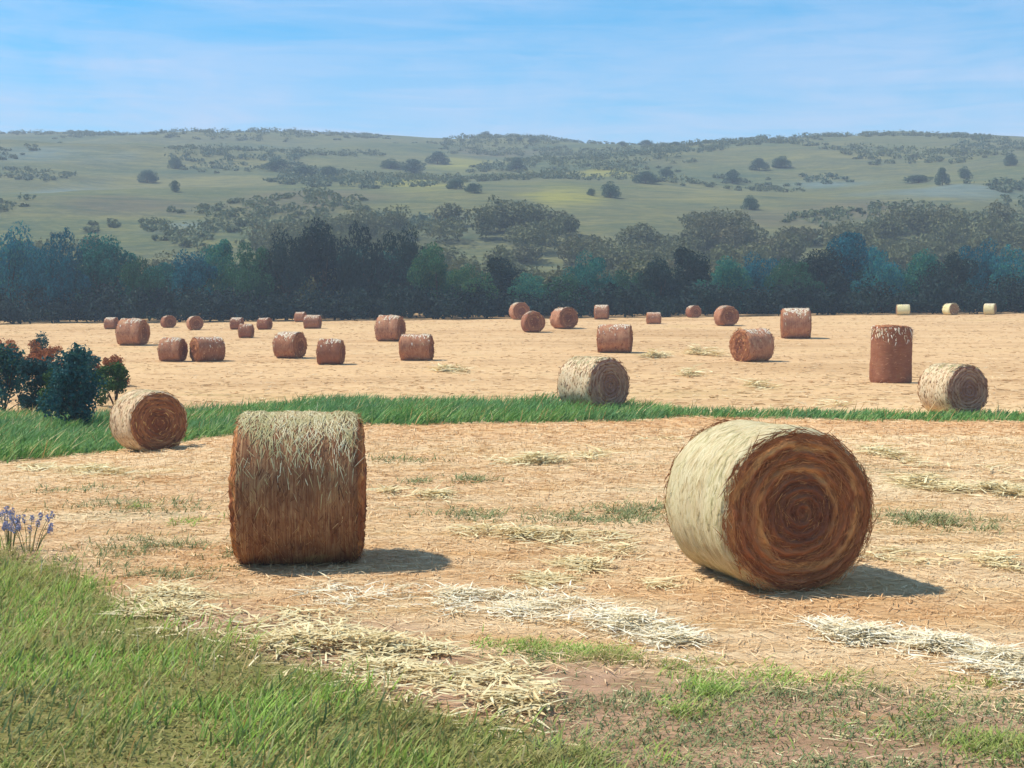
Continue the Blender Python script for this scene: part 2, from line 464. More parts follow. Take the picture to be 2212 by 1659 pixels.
def foliage(name, stops, transl=.18, patch=None, ps=.12):
    b = NB(name); g = b.geo()
    oi = b.n.new('ShaderNodeObjectInfo')
    f = b.math('ADD', b.math('MULTIPLY', g.outputs['Random Per Island'], .55), b.math('MULTIPLY', oi.outputs['Random'], .45))
    c = b.ramp(f, stops)
    if patch:
        c = b.mix(b.rng(b.noise(g.outputs['Position'], ps, 3), .5, .66, 0, .6), c, patch)
    return b.finish(c, .7, transl=transl, spec=.15)
M_TEAL = foliage('teal_leaves', [(.1, srgb(22, 78, 70)), (.4, srgb(28, 102, 92)), (.65, srgb(38, 118, 106)), (.9, srgb(84, 136, 96))], .28)
M_BLUE = foliage('blue_green_leaves', [(.1, srgb(14, 76, 84)), (.45, srgb(18, 102, 114)), (.7, srgb(28, 120, 130)), (.92, srgb(74, 142, 118))], .28)
M_DARK = foliage('dark_leaves', [(.1, srgb(24, 42, 38)), (.45, srgb(30, 54, 48)), (.75, srgb(38, 64, 52)), (.95, srgb(58, 76, 52))])
M_DEEP = foliage('deep_green_leaves', [(.1, srgb(32, 70, 50)), (.45, srgb(46, 94, 66)), (.75, srgb(60, 108, 74)), (.95, srgb(96, 120, 70))], .28)
M_OLIVE = foliage('olive_leaves', [(.1, srgb(84, 92, 62)), (.5, srgb(96, 102, 68)), (.95, srgb(112, 112, 74))], patch=srgb(112, 100, 74), ps=.04)
M_SCRUB = foliage('hill_scrub_leaves', [(.1, srgb(78, 98, 76)), (.5, srgb(98, 110, 78)), (.8, srgb(120, 122, 82)), (.95, srgb(134, 132, 90))], patch=srgb(78, 106, 94), ps=.02)
M_THICK = foliage('thicket_leaves', [(.1, srgb(24, 64, 56)), (.45, srgb(30, 82, 72)), (.75, srgb(38, 96, 82)), (.95, srgb(66, 110, 76))], .24)
M_HTREE = foliage('hill_tree_leaves', [(.1, srgb(58, 88, 74)), (.5, srgb(70, 98, 78)), (.8, srgb(84, 106, 78)), (.95, srgb(100, 110, 78))])

# ---- tree prototypes (unit height)
VAR = []
for s, (wide, low, nc) in enumerate([(.50, .04, 22), (.62, .03, 26), (.42, .05, 18), (.75, .03, 28), (.55, .06, 20)]):
    V, C = make_crown(100 + s, wide, low, nc)
    tb = [tube([(0, 0, -.03), (.01, 0, .15), (-.01, .01, .34), (0, 0, .6)], [.034, .026, .02, .008])]
    for q in C[:7]:
        tb.append(tube([(0, 0, .18 + .02), (q[0] * .45, q[1] * .45, .2 + .45 * (q[2] - .2)), (q[0], q[1], q[2])], [.014, .009, .004], 5))
    VAR.append((V, join_tubes('trunk', tb, M_BARK)))
for s in (0, 1, 2):
    V, C = make_crown(140 + s, .5, .03, 18, 2600, .06, True)
    VAR.append((V, join_tubes('trunk', [tube([(0, 0, -.03), (.01, 0, .2), (0, .01, .45)], [.03, .022, .008])] + [tube([(0, 0, .12), (q[0] * .5, q[1] * .5, .1 + .5 * q[2]), (q[0], q[1], q[2])], [.014, .009, .004], 5) for q in C[:5]], M_BARK)))
CROWN = {}
def crown_mesh(var, mat):
    if (var, mat.name) not in CROWN: CROWN[(var, mat.name)] = cards_mesh('crown', VAR[var][0], mat)
    return CROWN[(var, mat.name)]
def tree(name, label, loc, height, width, var, mat, rot, group, cat='tree'):
    e = new_obj(name, None, loc=loc); e.empty_display_size = .3
    e.rotation_euler.z = rot
    natural = 2 * [.50, .62, .42, .75, .55, .6, .6, .6][var] * 1.02
    e.scale = (width / natural, width / natural * .9, height)
    tag(e, label, cat, group)
    new_obj('trunk', VAR[var][1], e)
    new_obj('crown', crown_mesh(var, mat), e)
    return e

BELT = [  # picture column, top row, width, distance, variant, material, label
 (20, 470, 150, 133, 1, M_BLUE, 'broad blue-green tree at the left edge of the far tree belt'),
 (125, 476, 150, 130, 3, M_BLUE, 'wide teal-blue tree second from the left end of the tree belt'),
 (225, 492, 130, 134, 0, M_TEAL, 'teal tree sloping down to a dip in the belt, left part'),
 (300, 545, 90, 129, 4, M_DEEP, 'low dark green tree in the dip above the leftmost brown bales'),
 (350, 560, 80, 136, 2, M_TEAL, 'lowest teal tree filling the notch in the left of the belt'),
 (415, 530, 100, 130, 0, M_BLUE, 'blue-teal tree just right of the notch in the left of the belt'),
 (475, 508, 80, 134, 2, M_TEAL, 'small pointed teal tree left of the big dark tree group'),
 (545, 512, 110, 130, 4, M_DEEP, 'dark green tree leaning against the left of the near-black trees'),
 (620, 482, 120, 131, 1, M_DARK, 'near-black tree forming the left shoulder of the tallest group'),
 (700, 458, 140, 134, 0, M_DARK, 'tallest near-black tree of the belt, left one of its two peaks'),
 (785, 460, 140, 132, 3, M_DARK, 'near-black tree, right one of the two highest peaks in the belt'),
 (870, 474, 120, 135, 1, M_DARK, 'dark blue-black tree forming the right shoulder of the tallest group'),
 (945, 512, 110, 130, 0, M_DEEP, 'dark green tree stepping down right of the tallest group'),
 (1010, 562, 100, 128, 4, M_DEEP, 'low round dark green tree above the straw left of centre'),
 (1080, 548, 95, 133, 2, M_DARK, 'narrow dark tree just left of the small end-on bales'),
 (1150, 582, 100, 131, 4, M_TEAL, 'low teal tree behind the small white topped centre bales'),
 (1215, 585, 90, 129, 0, M_DEEP, 'low green tree straight above the second end-on bale'),
 (1275, 535, 120, 132, 1, M_TEAL, 'rounded teal tree above the wide pale topped bale'),
 (1360, 575, 110, 135, 4, M_DEEP, 'low deep green tree in the hollow right of the centre'),
 (1430, 546, 100, 130, 0, M_DARK, 'dark tree left of the pair of spiky peaks, right of centre'),
 (1485, 526, 90, 132, 2, M_DARK, 'dark spiky topped tree above the smallest pale bale'),
 (1560, 545, 110, 130, 0, M_TEAL, 'teal tree directly above the small upright brown bale'),
 (1640, 538, 120, 134, 1, M_BLUE, 'blue-green tree above the large brown bale with white end'),
 (1715, 548, 110, 130, 4, M_DEEP, 'dark green tree above the brown bale on the field edge'),
 (1775, 524, 110, 133, 0, M_DARK, 'dark domed tree left of the blue peak on the right'),
 (1835, 492, 110, 136, 2, M_BLUE, 'highest blue tree in the right half of the belt'),
 (1905, 522, 130, 131, 3, M_BLUE, 'broad blue tree to the right of the highest right-hand peak'),
 (1985, 530, 110, 134, 0, M_TEAL, 'teal tree above the first cream bale at the field edge'),
 (2055, 535, 110, 130, 4, M_DARK, 'dark tree above the second cream bale at the field edge'),
 (2120, 508, 120, 134, 1, M_BLUE, 'blue peaked tree above the last cream bale on the right'),
 (2195, 516, 140, 131, 3, M_BLUE, 'wide dark blue tree at the right edge of the tree belt'),
 (2300, 505, 170, 133, 1, M_TEAL, None), (-90, 470, 170, 131, 3, M_TEAL, None),
]
for i, (px, top, w, d, var, mat, lab) in enumerate(BELT):
    if lab is None: continue
    x = (px - CX) / FPX * d; z = tz(x, d)
    h = (HY - top) / FPX * d + CAM_H - z
    tree('belt_tree', lab, (x, d, z - .1), h * 1.03, w * 1.18 / FPX * d, var, mat, random.uniform(0, 6.28), 'trees of the belt behind the field')

# hedge of undergrowth at the foot of the belt and wooded ground behind it
def clump_mass(name, pts, mat, nleaf, leaf, seed, flat=1.0):
    rng = np.random.default_rng(seed); out = []
    for (x, y, z, r, h) in pts:
        n = nleaf
        c = rng.normal(0, 1, (5, 3)); c /= np.linalg.norm(c, axis=1, keepdims=True)
        k = rng.integers(0, 5, n)
        d = rng.normal(0, 1, (n, 3)); d /= np.linalg.norm(d, axis=1, keepdims=True)
        p = c[k] * np.array([.55, .55, .3]) + d * rng.uniform(.35, .6, n)[:, None]
        P = np.stack([x + p[:, 0] * r, y + p[:, 1] * r, z + np.maximum((p[:, 2] * .55 + .45) * h, .02)], 1)
        out.append(leaf_cards(P, d + np.array([0, 0, .3]), leaf * rng.uniform(.7, 1.5, n), rng))
    return new_obj(name, cards_mesh(name, np.concatenate(out), mat))
pts = []
for k in range(150):
    x = -66 + 132 * (k + random.random()) / 150; y = 126.5 + random.uniform(-1.2, 2.5)
    pts.append((x, y, tz(x, y), random.uniform(1.2, 2.3), random.uniform(1.6, 4.0)))
tag(clump_mass('hedge_undergrowth', pts, M_DARK, 260, .34, 7), 'dark undergrowth filling the foot of the tree belt', 'undergrowth', kind='stuff')
pts = []
for k in range(190):
    y = random.uniform(134, 150); x = random.uniform(-.5, .5) * y
    px_ = CX + x / y * FPX
    top = np.interp(px_, [0, 200, 330, 480, 620, 780, 900, 1000, 1200, 1400, 1500, 1700, 1830, 2000, 2212], [505, 515, 560, 540, 500, 485, 515, 570, 590, 585, 560, 570, 540, 560, 545])
    z = tz(x, y); h = max((HY - top) / FPX * y + CAM_H - z, 2.5) * random.uniform(.75, 1.0)
    pts.append((x, y, z - .2, random.uniform(2.4, 4.2), h))
tag(clump_mass('belt_thicket', pts, M_THICK, 620, .42, 17), 'dark teal thicket filling the tree belt between and behind its trees', 'thicket', kind='stuff')
pts = []
for k in range(560):
    y = random.uniform(138, 240); x = random.uniform(-.5, .5) * y * 1.0
    dens = float(fbm(np.array([x / 22]), np.array([y / 30]), 77, 2)[0]) + (.12 if x > 2 else -.06)
    if y > 160 and dens < .48: continue
    pts.append((x, y, tz(x, y) - .3, random.uniform(2.6, 5.0), random.uniform(3.0, 6.5)))
tag(clump_mass('wooded_slope', pts, M_OLIVE, 640, .5, 8), 'hazy olive brown woodland on the slope behind the belt', 'woodland', kind='stuff')
pts = []
for k in range(9000):
    y = random.uniform(215, 760) ; x = random.uniform(-.45, .45) * y
    dens = float(fbm(np.array([x / 40]), np.array([y / 60]), 79, 3)[0])
    if dens < .47: continue
    s = random.uniform(.5, 1.4) if dens < .53 else random.uniform(.7, 2.4)
    pts.append((x, y, tz(x, y) - .3, s * 1.4, s))
tag(clump_mass('hill_scrub', pts, M_SCRUB, 26, .75, 9), 'low scrub scattered over the far hillside', 'scrub', kind='stuff')

HILLT = [  # column, base row, width, height, variant, label
 (378, 362, 40, 28, 0, 'dark round tree high on the left hillside above grey patch'),
 (318, 392, 50, 28, 3, 'broad dark bush left of and below the high left tree'),
 (378, 412, 30, 24, 2, 'small olive bush under the high left hillside tree'),
 (600, 366, 70, 26, 1, 'broad dark tree at the left of the long hillside copse'),
 (655, 382, 66, 28, 3, 'middle tree of the long dark copse on left hillside'),
 (712, 384, 64, 26, 3, 'right end tree of the long dark copse on left hillside'),
 (845, 362, 56, 20, 3, 'low bush at left end of the diagonal row, centre hill'),
 (895, 372, 66, 32, 1, 'largest dark tree of the diagonal row on the centre hill'),
 (945, 352, 56, 26, 0, 'upper tree behind the diagonal row on the centre hill'),
 (985, 406, 46, 22, 3, 'brownish bush on the lower part of the diagonal row'),
 (1025, 414, 44, 22, 3, 'last brownish bush at the lower right of the diagonal row'),
 (1115, 368, 44, 30, 0, 'lone brown-green tree under the crest near the centre'),
 (1050, 296, 38, 14, 0, 'rounded tree standing on the crest left of centre'),
 (1122, 303, 22, 9, 3, 'left of two tiny bushes on the crest near the centre'),
 (1152, 306, 26, 9, 3, 'right of two tiny bushes on the crest near the centre'),
 (1345, 313, 22, 9, 2, 'tiny pale green bush on the crest right of centre'),
 (1395, 312, 36, 12, 3, 'pale green bush between two smaller ones on the crest'),
 (1458, 317, 32, 12, 0, 'small brown bush on the crest, rightmost of the crest bushes'),
 (1318, 424, 46, 34, 0, 'dark tree beside the yellow meadow on the hillside'),
 (1278, 420, 22, 16, 2, 'tiny dark bush at the edge of the yellow meadow'),
 (1395, 394, 60, 26, 3, 'low broad bush right of the tree by the yellow meadow'),
 (1440, 384, 40, 24, 1, 'right hand bush of the row beyond the yellow meadow'),
 (1582, 394, 44, 32, 0, 'round tree below a pair of bushes on right hillside'),
 (1640, 366, 46, 26, 4, 'left one of a pair of bushes high on right hillside'),
 (1688, 360, 56, 24, 3, 'right one of a pair of bushes high on right hillside'),
 (1108, 480, 36, 24, 2, 'small teal tree just above the belt near the centre'),
 (1150, 480, 54, 34, 4, 'bigger grey-green tree just above the belt near centre'),
 (1620, 450, 42, 30, 0, 'dark blue tree low on the right hillside'),
 (1985, 392, 80, 16, 3, 'long low bush left of two round trees, right hillside'),
 (2036, 398, 36, 38, 2, 'taller of two round trees on the far right hillside'),
 (2084, 384, 32, 26, 0, 'shorter of two round trees on the far right hillside'),
 (2182, 356, 32, 28, 4, 'lone tree near the right edge just below the crest'),
]
for i, (px, base, w, h, var, lab) in enumerate(HILLT):
    p = G(px, base, 190)
    s = p[1] / FPX
    tree('hillside_tree', lab, (p[0], p[1], p[2] - .15), max(h * s * 1.1, 1.0), w * s * 1.1, 5 + i % 3, M_HTREE, random.uniform(0, 6.28), 'trees scattered over the far hill',
         'tree' if ('tree' in lab.split(' ')[:6] or h > 23) else 'bush')

# ------------------------------------------------------------------ hay bales
def bale_side_mat(name, pale, mid, brown, mix):
    b = NB(name); P = b.coord('Object'); oi = b.n.new('ShaderNodeObjectInfo')
    x, y, z = b.sep(P)[0:3]
    ang = b.math('ARCTAN2', x, z)
    cb = b.n.new('ShaderNodeCombineXYZ'); b.l.new(b.math('MULTIPLY', ang, .9), cb.inputs[0]); b.l.new(b.math('MULTIPLY', y, 44.), cb.inputs[1])
    b.l.new(b.math('MULTIPLY', oi.outputs['Random'], 40), cb.inputs[2])
    f1 = b.noise(cb.outputs[0], 1.9, 9, .75, .9)
    f2 = b.noise(b.mapping(P, (2.2, 2.2, 2.2)), 1.6, 5, .6, .8)
    c = b.ramp(f1, [(.28, srgb(*brown)), (.45, srgb(*mid)), (.62, srgb(*pale))])
    c = b.mix(b.rng(f2, .44, .66, 0, mix), c, srgb(*brown))
    c = b.mix(b.rng(f2, .42, .30, 0, .35), c, srgb(176, 168, 112))
    c = b.mix(b.math('MULTIPLY', oi.outputs['Random'], .75 if mix == .5 else .15), c, srgb(*[v * .92 for v in brown]))
    return b.finish(c, .9, b.bump(f1, .7, .02), spec=.1)
def bale_end_mat(name, cols, R=.7, straws=False):
    b = NB(name); P = b.coord('Object'); oi = b.n.new('ShaderNodeObjectInfo')
    x, y, z = b.sep(P)[0:3]
    r = b.math('SQRT', b.math('ADD', b.math('MULTIPLY', x, x), b.math('MULTIPLY', z, z)))
    ang = b.math('DIVIDE', b.math('ARCTAN2', x, z), 2 * math.pi)
    wob = b.noise(b.mapping(P, (2, 2, 2)), 1.5, 3)
    sp = b.math('ADD', b.math('ADD', b.math('MULTIPLY', r, 3.2 / R), ang), b.math('MULTIPLY', wob, 1.2))
    saw = b.math('FRACT', sp)
    cb = b.n.new('ShaderNodeCombineXYZ'); b.l.new(b.math('MULTIPLY', r, 46 * .7 / R), cb.inputs[0]); b.l.new(b.math('MULTIPLY', ang, 8.), cb.inputs[1])
    b.l.new(b.math('MULTIPLY', oi.outputs['Random'], 40), cb.inputs[2])
    f = b.noise(cb.outputs[0], 1.0, 7, .65, .5)
    c = b.ramp(f, [(.3, srgb(*cols[0])), (.5, srgb(*cols[1])), (.7, srgb(*cols[2]))])
    ring = b.ramp(saw, [(0, (0, 0, 0, 1)), (.16, (1, 1, 1, 1)), (.42, (.15, .15, .15, 1)), (.8, (0, 0, 0, 1)), (1, (0, 0, 0, 1))])
    c = b.mix(b.math('MULTIPLY', ring, b.rng(wob, .38, .56, .25, .9)), c, srgb(*cols[3]))
    c = b.mix(b.rng(r, .46 * R, .38 * R, 0, .8), c, srgb(*cols[4]))
    if straws:
        rp = b.geo().outputs['Random Per Island']
        c = b.mix(b.rng(rp, 0, .45, .6, 0), c, srgb(*cols[0])); c = b.mix(b.rng(rp, .72, 1., 0, .55), c, srgb(*cols[3]))
        return b.finish(c, .9, spec=.1)
    return b.finish(c, .95, b.bump(f, .8, .02), spec=.05)
M_SIDE_R = bale_side_mat('pale_hay_side', (226, 218, 182), (206, 194, 150), (176, 132, 88), .3)
M_SIDE_L = bale_side_mat('warm_hay_side', (190, 152, 110), (146, 98, 66), (102, 58, 38), .55)
M_SIDE_S = bale_side_mat('blonde_hay_side', (232, 216, 182), (212, 184, 144), (178, 128, 88), .4)
M_SIDE_F = bale_side_mat('russet_hay_side', (214, 170, 132), (178, 120, 86), (134, 78, 54), .5)
M_SIDE_C = bale_side_mat('cream_hay_side', (236, 228, 180), (226, 212, 156), (206, 180, 120), .3)
M_END = bale_end_mat('rust_hay_end', [(122, 72, 46), (160, 100, 66), (186, 122, 80), (216, 156, 96), (118, 76, 58)])
M_STRAW_E = bale_end_mat('rust_end_straw', [(116, 68, 42), (158, 98, 62), (188, 124, 80), (216, 158, 98), (116, 74, 56)], straws=True)
M_END_S = bale_end_mat('brown_hay_end', [(118, 70, 46), (148, 94, 62), (172, 116, 80), (182, 126, 84), (122, 74, 52)])
M_END_M = bale_end_mat('mauve_brown_hay_end', [(146, 106, 88), (172, 130, 108), (194, 154, 128), (202, 160, 128), (148, 106, 92)])
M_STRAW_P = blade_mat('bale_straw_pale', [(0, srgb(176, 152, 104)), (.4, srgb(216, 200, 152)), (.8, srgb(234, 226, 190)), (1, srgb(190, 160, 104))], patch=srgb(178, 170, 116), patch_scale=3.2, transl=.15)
M_STRAW_B = blade_mat('bale_straw_brown', [(0, srgb(96, 56, 34)), (.4, srgb(146, 92, 56)), (.8, srgb(190, 132, 80)), (1, srgb(222, 178, 112))], transl=.1)
M_STRAW_W = blade_mat('bale_straw_warm', [(0, srgb(100, 60, 38)), (.45, srgb(146, 100, 64)), (.85, srgb(188, 150, 104)), (1, srgb(210, 186, 142))], transl=.12)

def bale_profile(y, t, R, L, seed, amp):
    """radius of the rolled side at axial y, angle t"""
    n = (fbm(y * 22 / L + seed, t * 1.3 + 10, seed, 3) - .5) * .045 * amp
    n = n + (fbm(y * 2.2 / L + seed, np.cos(t) * 1.6 + 4, seed + 3, 2) - .5) * .06 * amp + (fbm(np.sin(t) * 1.8 + 7, np.cos(t) * 1.8 + seed, seed + 6, 2) - .5) * .05 * amp
    e = np.clip((np.abs(y) / (L / 2) - .86) / .14, 0, 1)
    return R * (1 + n - .07 * e ** 2)
def sag(V, R):
    """flatten the underside where the bale rests"""
    z = V[:, 2]; zl = -R * .93
    V[:, 2] = np.where(z < zl, zl + (z - zl) * .15, z); V[:, 0] *= 1 + .035 * smooth(.2 * R, -.9 * R, V[:, 2]); return V
def bale_meshes(seed, R, L, nt, ny, nr, m_side, m_end, amp=1.0):
    t = np.linspace(0, 2 * math.pi, nt, endpoint=False); y = np.linspace(-L / 2, L / 2, ny)
    T, Yg = np.meshgrid(t, y, indexing='ij')
    ct = np.concatenate([t]);
    r = bale_profile(Yg, np.where(T > math.pi, 2 * math.pi - T, T) + .3 * np.sin(T), R, L, seed, amp)
    V = sag(np.stack([r * np.sin(T), Yg, r * np.cos(T)], -1).reshape(-1, 3), R)
    side = mesh_np('rolled_side', V, np.full(nt * (ny - 1), 4), grid_faces(nt, ny, True)[:, ::-1], m_side, True)
    ends = []
    for sgn, col in ((-1, 0), (1, ny - 1)):
        edge = r[:, col]
        f = np.linspace(0.0, 1.0, nr)
        TT, F = np.meshgrid(t, f, indexing='ij')
        rr = edge[:, None] * F
        ph = F * 7.5 + sgn * TT / (2 * math.pi) + (fbm(np.sin(TT) * F * 2 + 5, np.cos(TT) * F * 2 + seed, seed, 2) - .5) * 1.2
        rid = np.abs(np.mod(ph, 1) - .5) * 2
        out = (.5 - rid) * .035 * amp * smooth(0, .12, F) * smooth(1.0, .9, F) + (fbm(rr * np.sin(TT) * 9 / R, rr * np.cos(TT) * 9 / R, seed + 8, 3) - .5) * .05 * amp * smooth(1, .93, F)
        bulge = .05 * (1 - F ** 2) * 0.6 + smooth(1.0, .88, F) * .03
        yv = sgn * (L / 2 + (bulge + out) * R * 1.4)
        yv = np.where(F >= 1.0, sgn * L / 2, yv)
        Ve = sag(np.stack([rr * np.sin(TT), yv, rr * np.cos(TT)], -1).reshape(-1, 3), R)
        q = grid_faces(nt, nr, True)
        ends.append(mesh_np('end_face', Ve, np.full(len(q), 4), q if sgn < 0 else q[:, ::-1], m_end, True))
    for e in [side] + ends:
        pass
    return side, ends
def strips(P, D, N, ln, wd, bend=0.0):
    """thin straw strips: base point P, direction D, bend towards N"""
    S = np.cross(D, N); S /= np.linalg.norm(S, axis=1, keepdims=True) + 1e-9
    w = (wd * .5)[:, None]; l = ln[:, None]
    m = P + D * l * .5 + N * l * bend * .25; e = P + D * l + N * l * bend
    V = np.stack([P - S * w, P + S * w, m + S * w * .9, m - S * w * .9, e], 1).reshape(-1, 3)
    k = len(P); b = (np.arange(k) * 5)[:, None]
    q = np.concatenate([b + [0, 1, 2, 3], b + [3, 2, 4]], 1)
    return V, np.tile([4, 3], k), q.ravel()
def bale_straw(seed, R, L, n_side, n_end, wd, m_s, m_e, n_top=0, m_t=None, ms=None, amp=1.0):
    def prof(y_, t_):
        t_ = np.mod(t_, 2 * math.pi)
        return bale_profile(y_, np.where(t_ > math.pi, 2 * math.pi - t_, t_) + .3 * np.sin(t_), R, L, ms if ms else seed, amp)
    rng = np.random.default_rng(seed)
    t = rng.uniform(0, 2 * math.pi, n_side); y = rng.uniform(-L / 2, L / 2, n_side)
    rad = np.stack([np.sin(t), 0 * t, np.cos(t)], 1); tan = np.stack([np.cos(t), 0 * t, -np.sin(t)], 1) * rng.choice([-1, 1], n_side)[:, None]
    D = tan + rad * rng.uniform(-.05, .24, n_side)[:, None] + np.array([0, 1, 0]) * rng.normal(0, .5, n_side)[:, None]
    D /= np.linalg.norm(D, axis=1, keepdims=True)
    P = rad * (prof(y, t) + R * rng.uniform(-.012, .006, n_side))[:, None] + np.array([0, 1, 0]) * y[:, None]
    A = strips(sag(P, R), D, rad, rng.uniform(.04, .17, n_side) * R / .7, wd * rng.uniform(.6, 1.5, n_side), -.25)
    side = mesh_np('loose_straw', A[0], A[1], A[2], m_s)
    top = None
    if n_top:  # pale strips along the upper side paint the sunlit top of the bale
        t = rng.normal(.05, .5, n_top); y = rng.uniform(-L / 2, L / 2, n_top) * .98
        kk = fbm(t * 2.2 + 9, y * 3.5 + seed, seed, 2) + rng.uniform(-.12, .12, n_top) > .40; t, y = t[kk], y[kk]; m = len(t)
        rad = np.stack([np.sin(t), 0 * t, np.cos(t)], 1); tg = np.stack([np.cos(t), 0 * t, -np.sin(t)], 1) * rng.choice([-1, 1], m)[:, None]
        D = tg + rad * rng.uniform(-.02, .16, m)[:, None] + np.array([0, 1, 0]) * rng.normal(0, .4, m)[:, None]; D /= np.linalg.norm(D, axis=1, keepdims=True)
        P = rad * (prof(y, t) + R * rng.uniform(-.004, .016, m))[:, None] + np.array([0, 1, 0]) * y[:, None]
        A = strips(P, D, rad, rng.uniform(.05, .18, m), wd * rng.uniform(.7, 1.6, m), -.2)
        top = mesh_np('bleached_or_lit_straw', A[0], A[1], A[2], m_t)
    t = rng.uniform(0, 2 * math.pi, n_end); r = R * np.sqrt(rng.uniform(0, .97, n_end)); sg = rng.choice([-1, 1], n_end)
    rad = np.stack([np.sin(t), 0 * t, np.cos(t)], 1); tan = np.stack([np.cos(t), 0 * t, -np.sin(t)], 1) * rng.choice([-1, 1], n_end)[:, None]
    N = np.stack([0 * t, sg * 1., 0 * t], 1)
    D = tan + N * rng.uniform(-.05, .35, n_end)[:, None] + rad * rng.normal(0, .3, n_end)[:, None]; D /= np.linalg.norm(D, axis=1, keepdims=True)
    F = r / R
    P = rad * r[:, None] + N * (L / 2 + R * 1.4 * (.03 * (1 - F ** 2) + .03 * smooth(1.0, .88, F)) + rng.uniform(-.012, .012, n_end))[:, None]
    A = strips(sag(P, R), D, N, rng.uniform(.05, .18, n_end) * R / .7, wd * rng.uniform(.6, 1.5, n_end), -.25)
    end = mesh_np('loose_straw', A[0], A[1], A[2], m_e)
    return (side, end) if top is None else (side, end, top)

def put_bale(parts, loc, rotz, scale, label, group, tilt=0.0, R=.7):
    side, ends, straw = parts
    e = new_obj('hay_bale', None, loc=(loc[0], loc[1], loc[2] + R * .945 * scale))
    e.rotation_euler = (0, tilt, rotz); e.scale = (scale,) * 3
    tag(e, label, 'hay bale', group)
    new_obj('rolled_side', side, e)
    for m in ends: new_obj('end_face', m, e)
    for k, m in enumerate(straw): tag(new_obj('loose_straw' if k < 2 else 'bleached_or_lit_straw', m, e), kind='stuff')  # third straw mesh carries the painted sunlit top
    return e

def face_yaw(px, off):
    """bale axis yaw so that its near end is turned 'off' degrees to the right of the viewer's line"""
    return math.radians(off)

M_STRAW_F = blade_mat('bale_straw_russet', [(0, srgb(116, 70, 46)), (.45, srgb(158, 102, 72)), (.85, srgb(196, 146, 108)), (1, srgb(222, 190, 150))], transl=.1, obj_rand=.45)
M_STRAW_T = blade_mat('painted_sunlit_straw', [(0, srgb(200, 172, 132)), (.5, srgb(228, 212, 180)), (1, srgb(242, 236, 220))], transl=.15)  # pale colour stands in for sunlight on the far bale tops
M_STRAW_L = blade_mat('bale_straw_red_brown', [(0, srgb(92, 52, 34)), (.45, srgb(134, 84, 54)), (.85, srgb(172, 126, 84)), (1, srgb(204, 172, 126))], transl=.1)
# the five nearer bales
p = G(1690, 1271)
S, E = bale_meshes(201, .7, 1.2, 160, 44, 70, M_SIDE_R, M_END)
put_bale((S, E, bale_straw(1, .7, 1.2, 9000, 7000, .005, M_STRAW_P, M_STRAW_E, ms=201)), (p[0] - .06, p[1] + .42, p[2]), math.radians(16), 1.0,
         'large round bale with rust brown spiral end and pale side, right foreground', 'large foreground bales')
p = G(640, 1216)
S, E = bale_meshes(202, .72, 1.08, 160, 44, 70, M_SIDE_L, M_END)
put_bale((S, E, bale_straw(2, .72, 1.08, 8000, 3000, .005, M_STRAW_L, M_STRAW_B, 9500, M_STRAW_P, ms=202)), (p[0], p[1] + .22, p[2]), math.radians(96), 1.0,  # extra pale straw paints sunlight onto the upper half
         'large round bale seen side-on, sunlit top and dark underside, left foreground', 'large foreground bales')
MIDS = [(306, 978, 132, 36, M_SIDE_S, M_END_S, 203, 'round bale with brown end beside the teal shrubs, left middle'),
        (1284, 890, 118, 38, M_SIDE_S, M_END_M, 204, 'round bale with brown end standing in the green strip near the centre'),
        (2072, 897, 110, 22, M_SIDE_S, M_END_M, 205, 'round bale with mauve brown end at the right, behind the green strip')]
for px, base, h, yaw, ms, mend, sd, lab in MIDS:
    p = G(px, base); s = h / FPX * p[1] / 1.36
    S, E = bale_meshes(sd, .7, 1.2, 96, 24, 44, ms, mend)
    put_bale((S, E, bale_straw(sd, .7, 1.2, 2200, 1100, .016, M_STRAW_W, M_STRAW_B if sd == 203 else M_STRAW_F, 900, M_STRAW_P)), (p[0], p[1] + .5, p[2]), math.radians(yaw), s, lab, 'bales at the green strip')

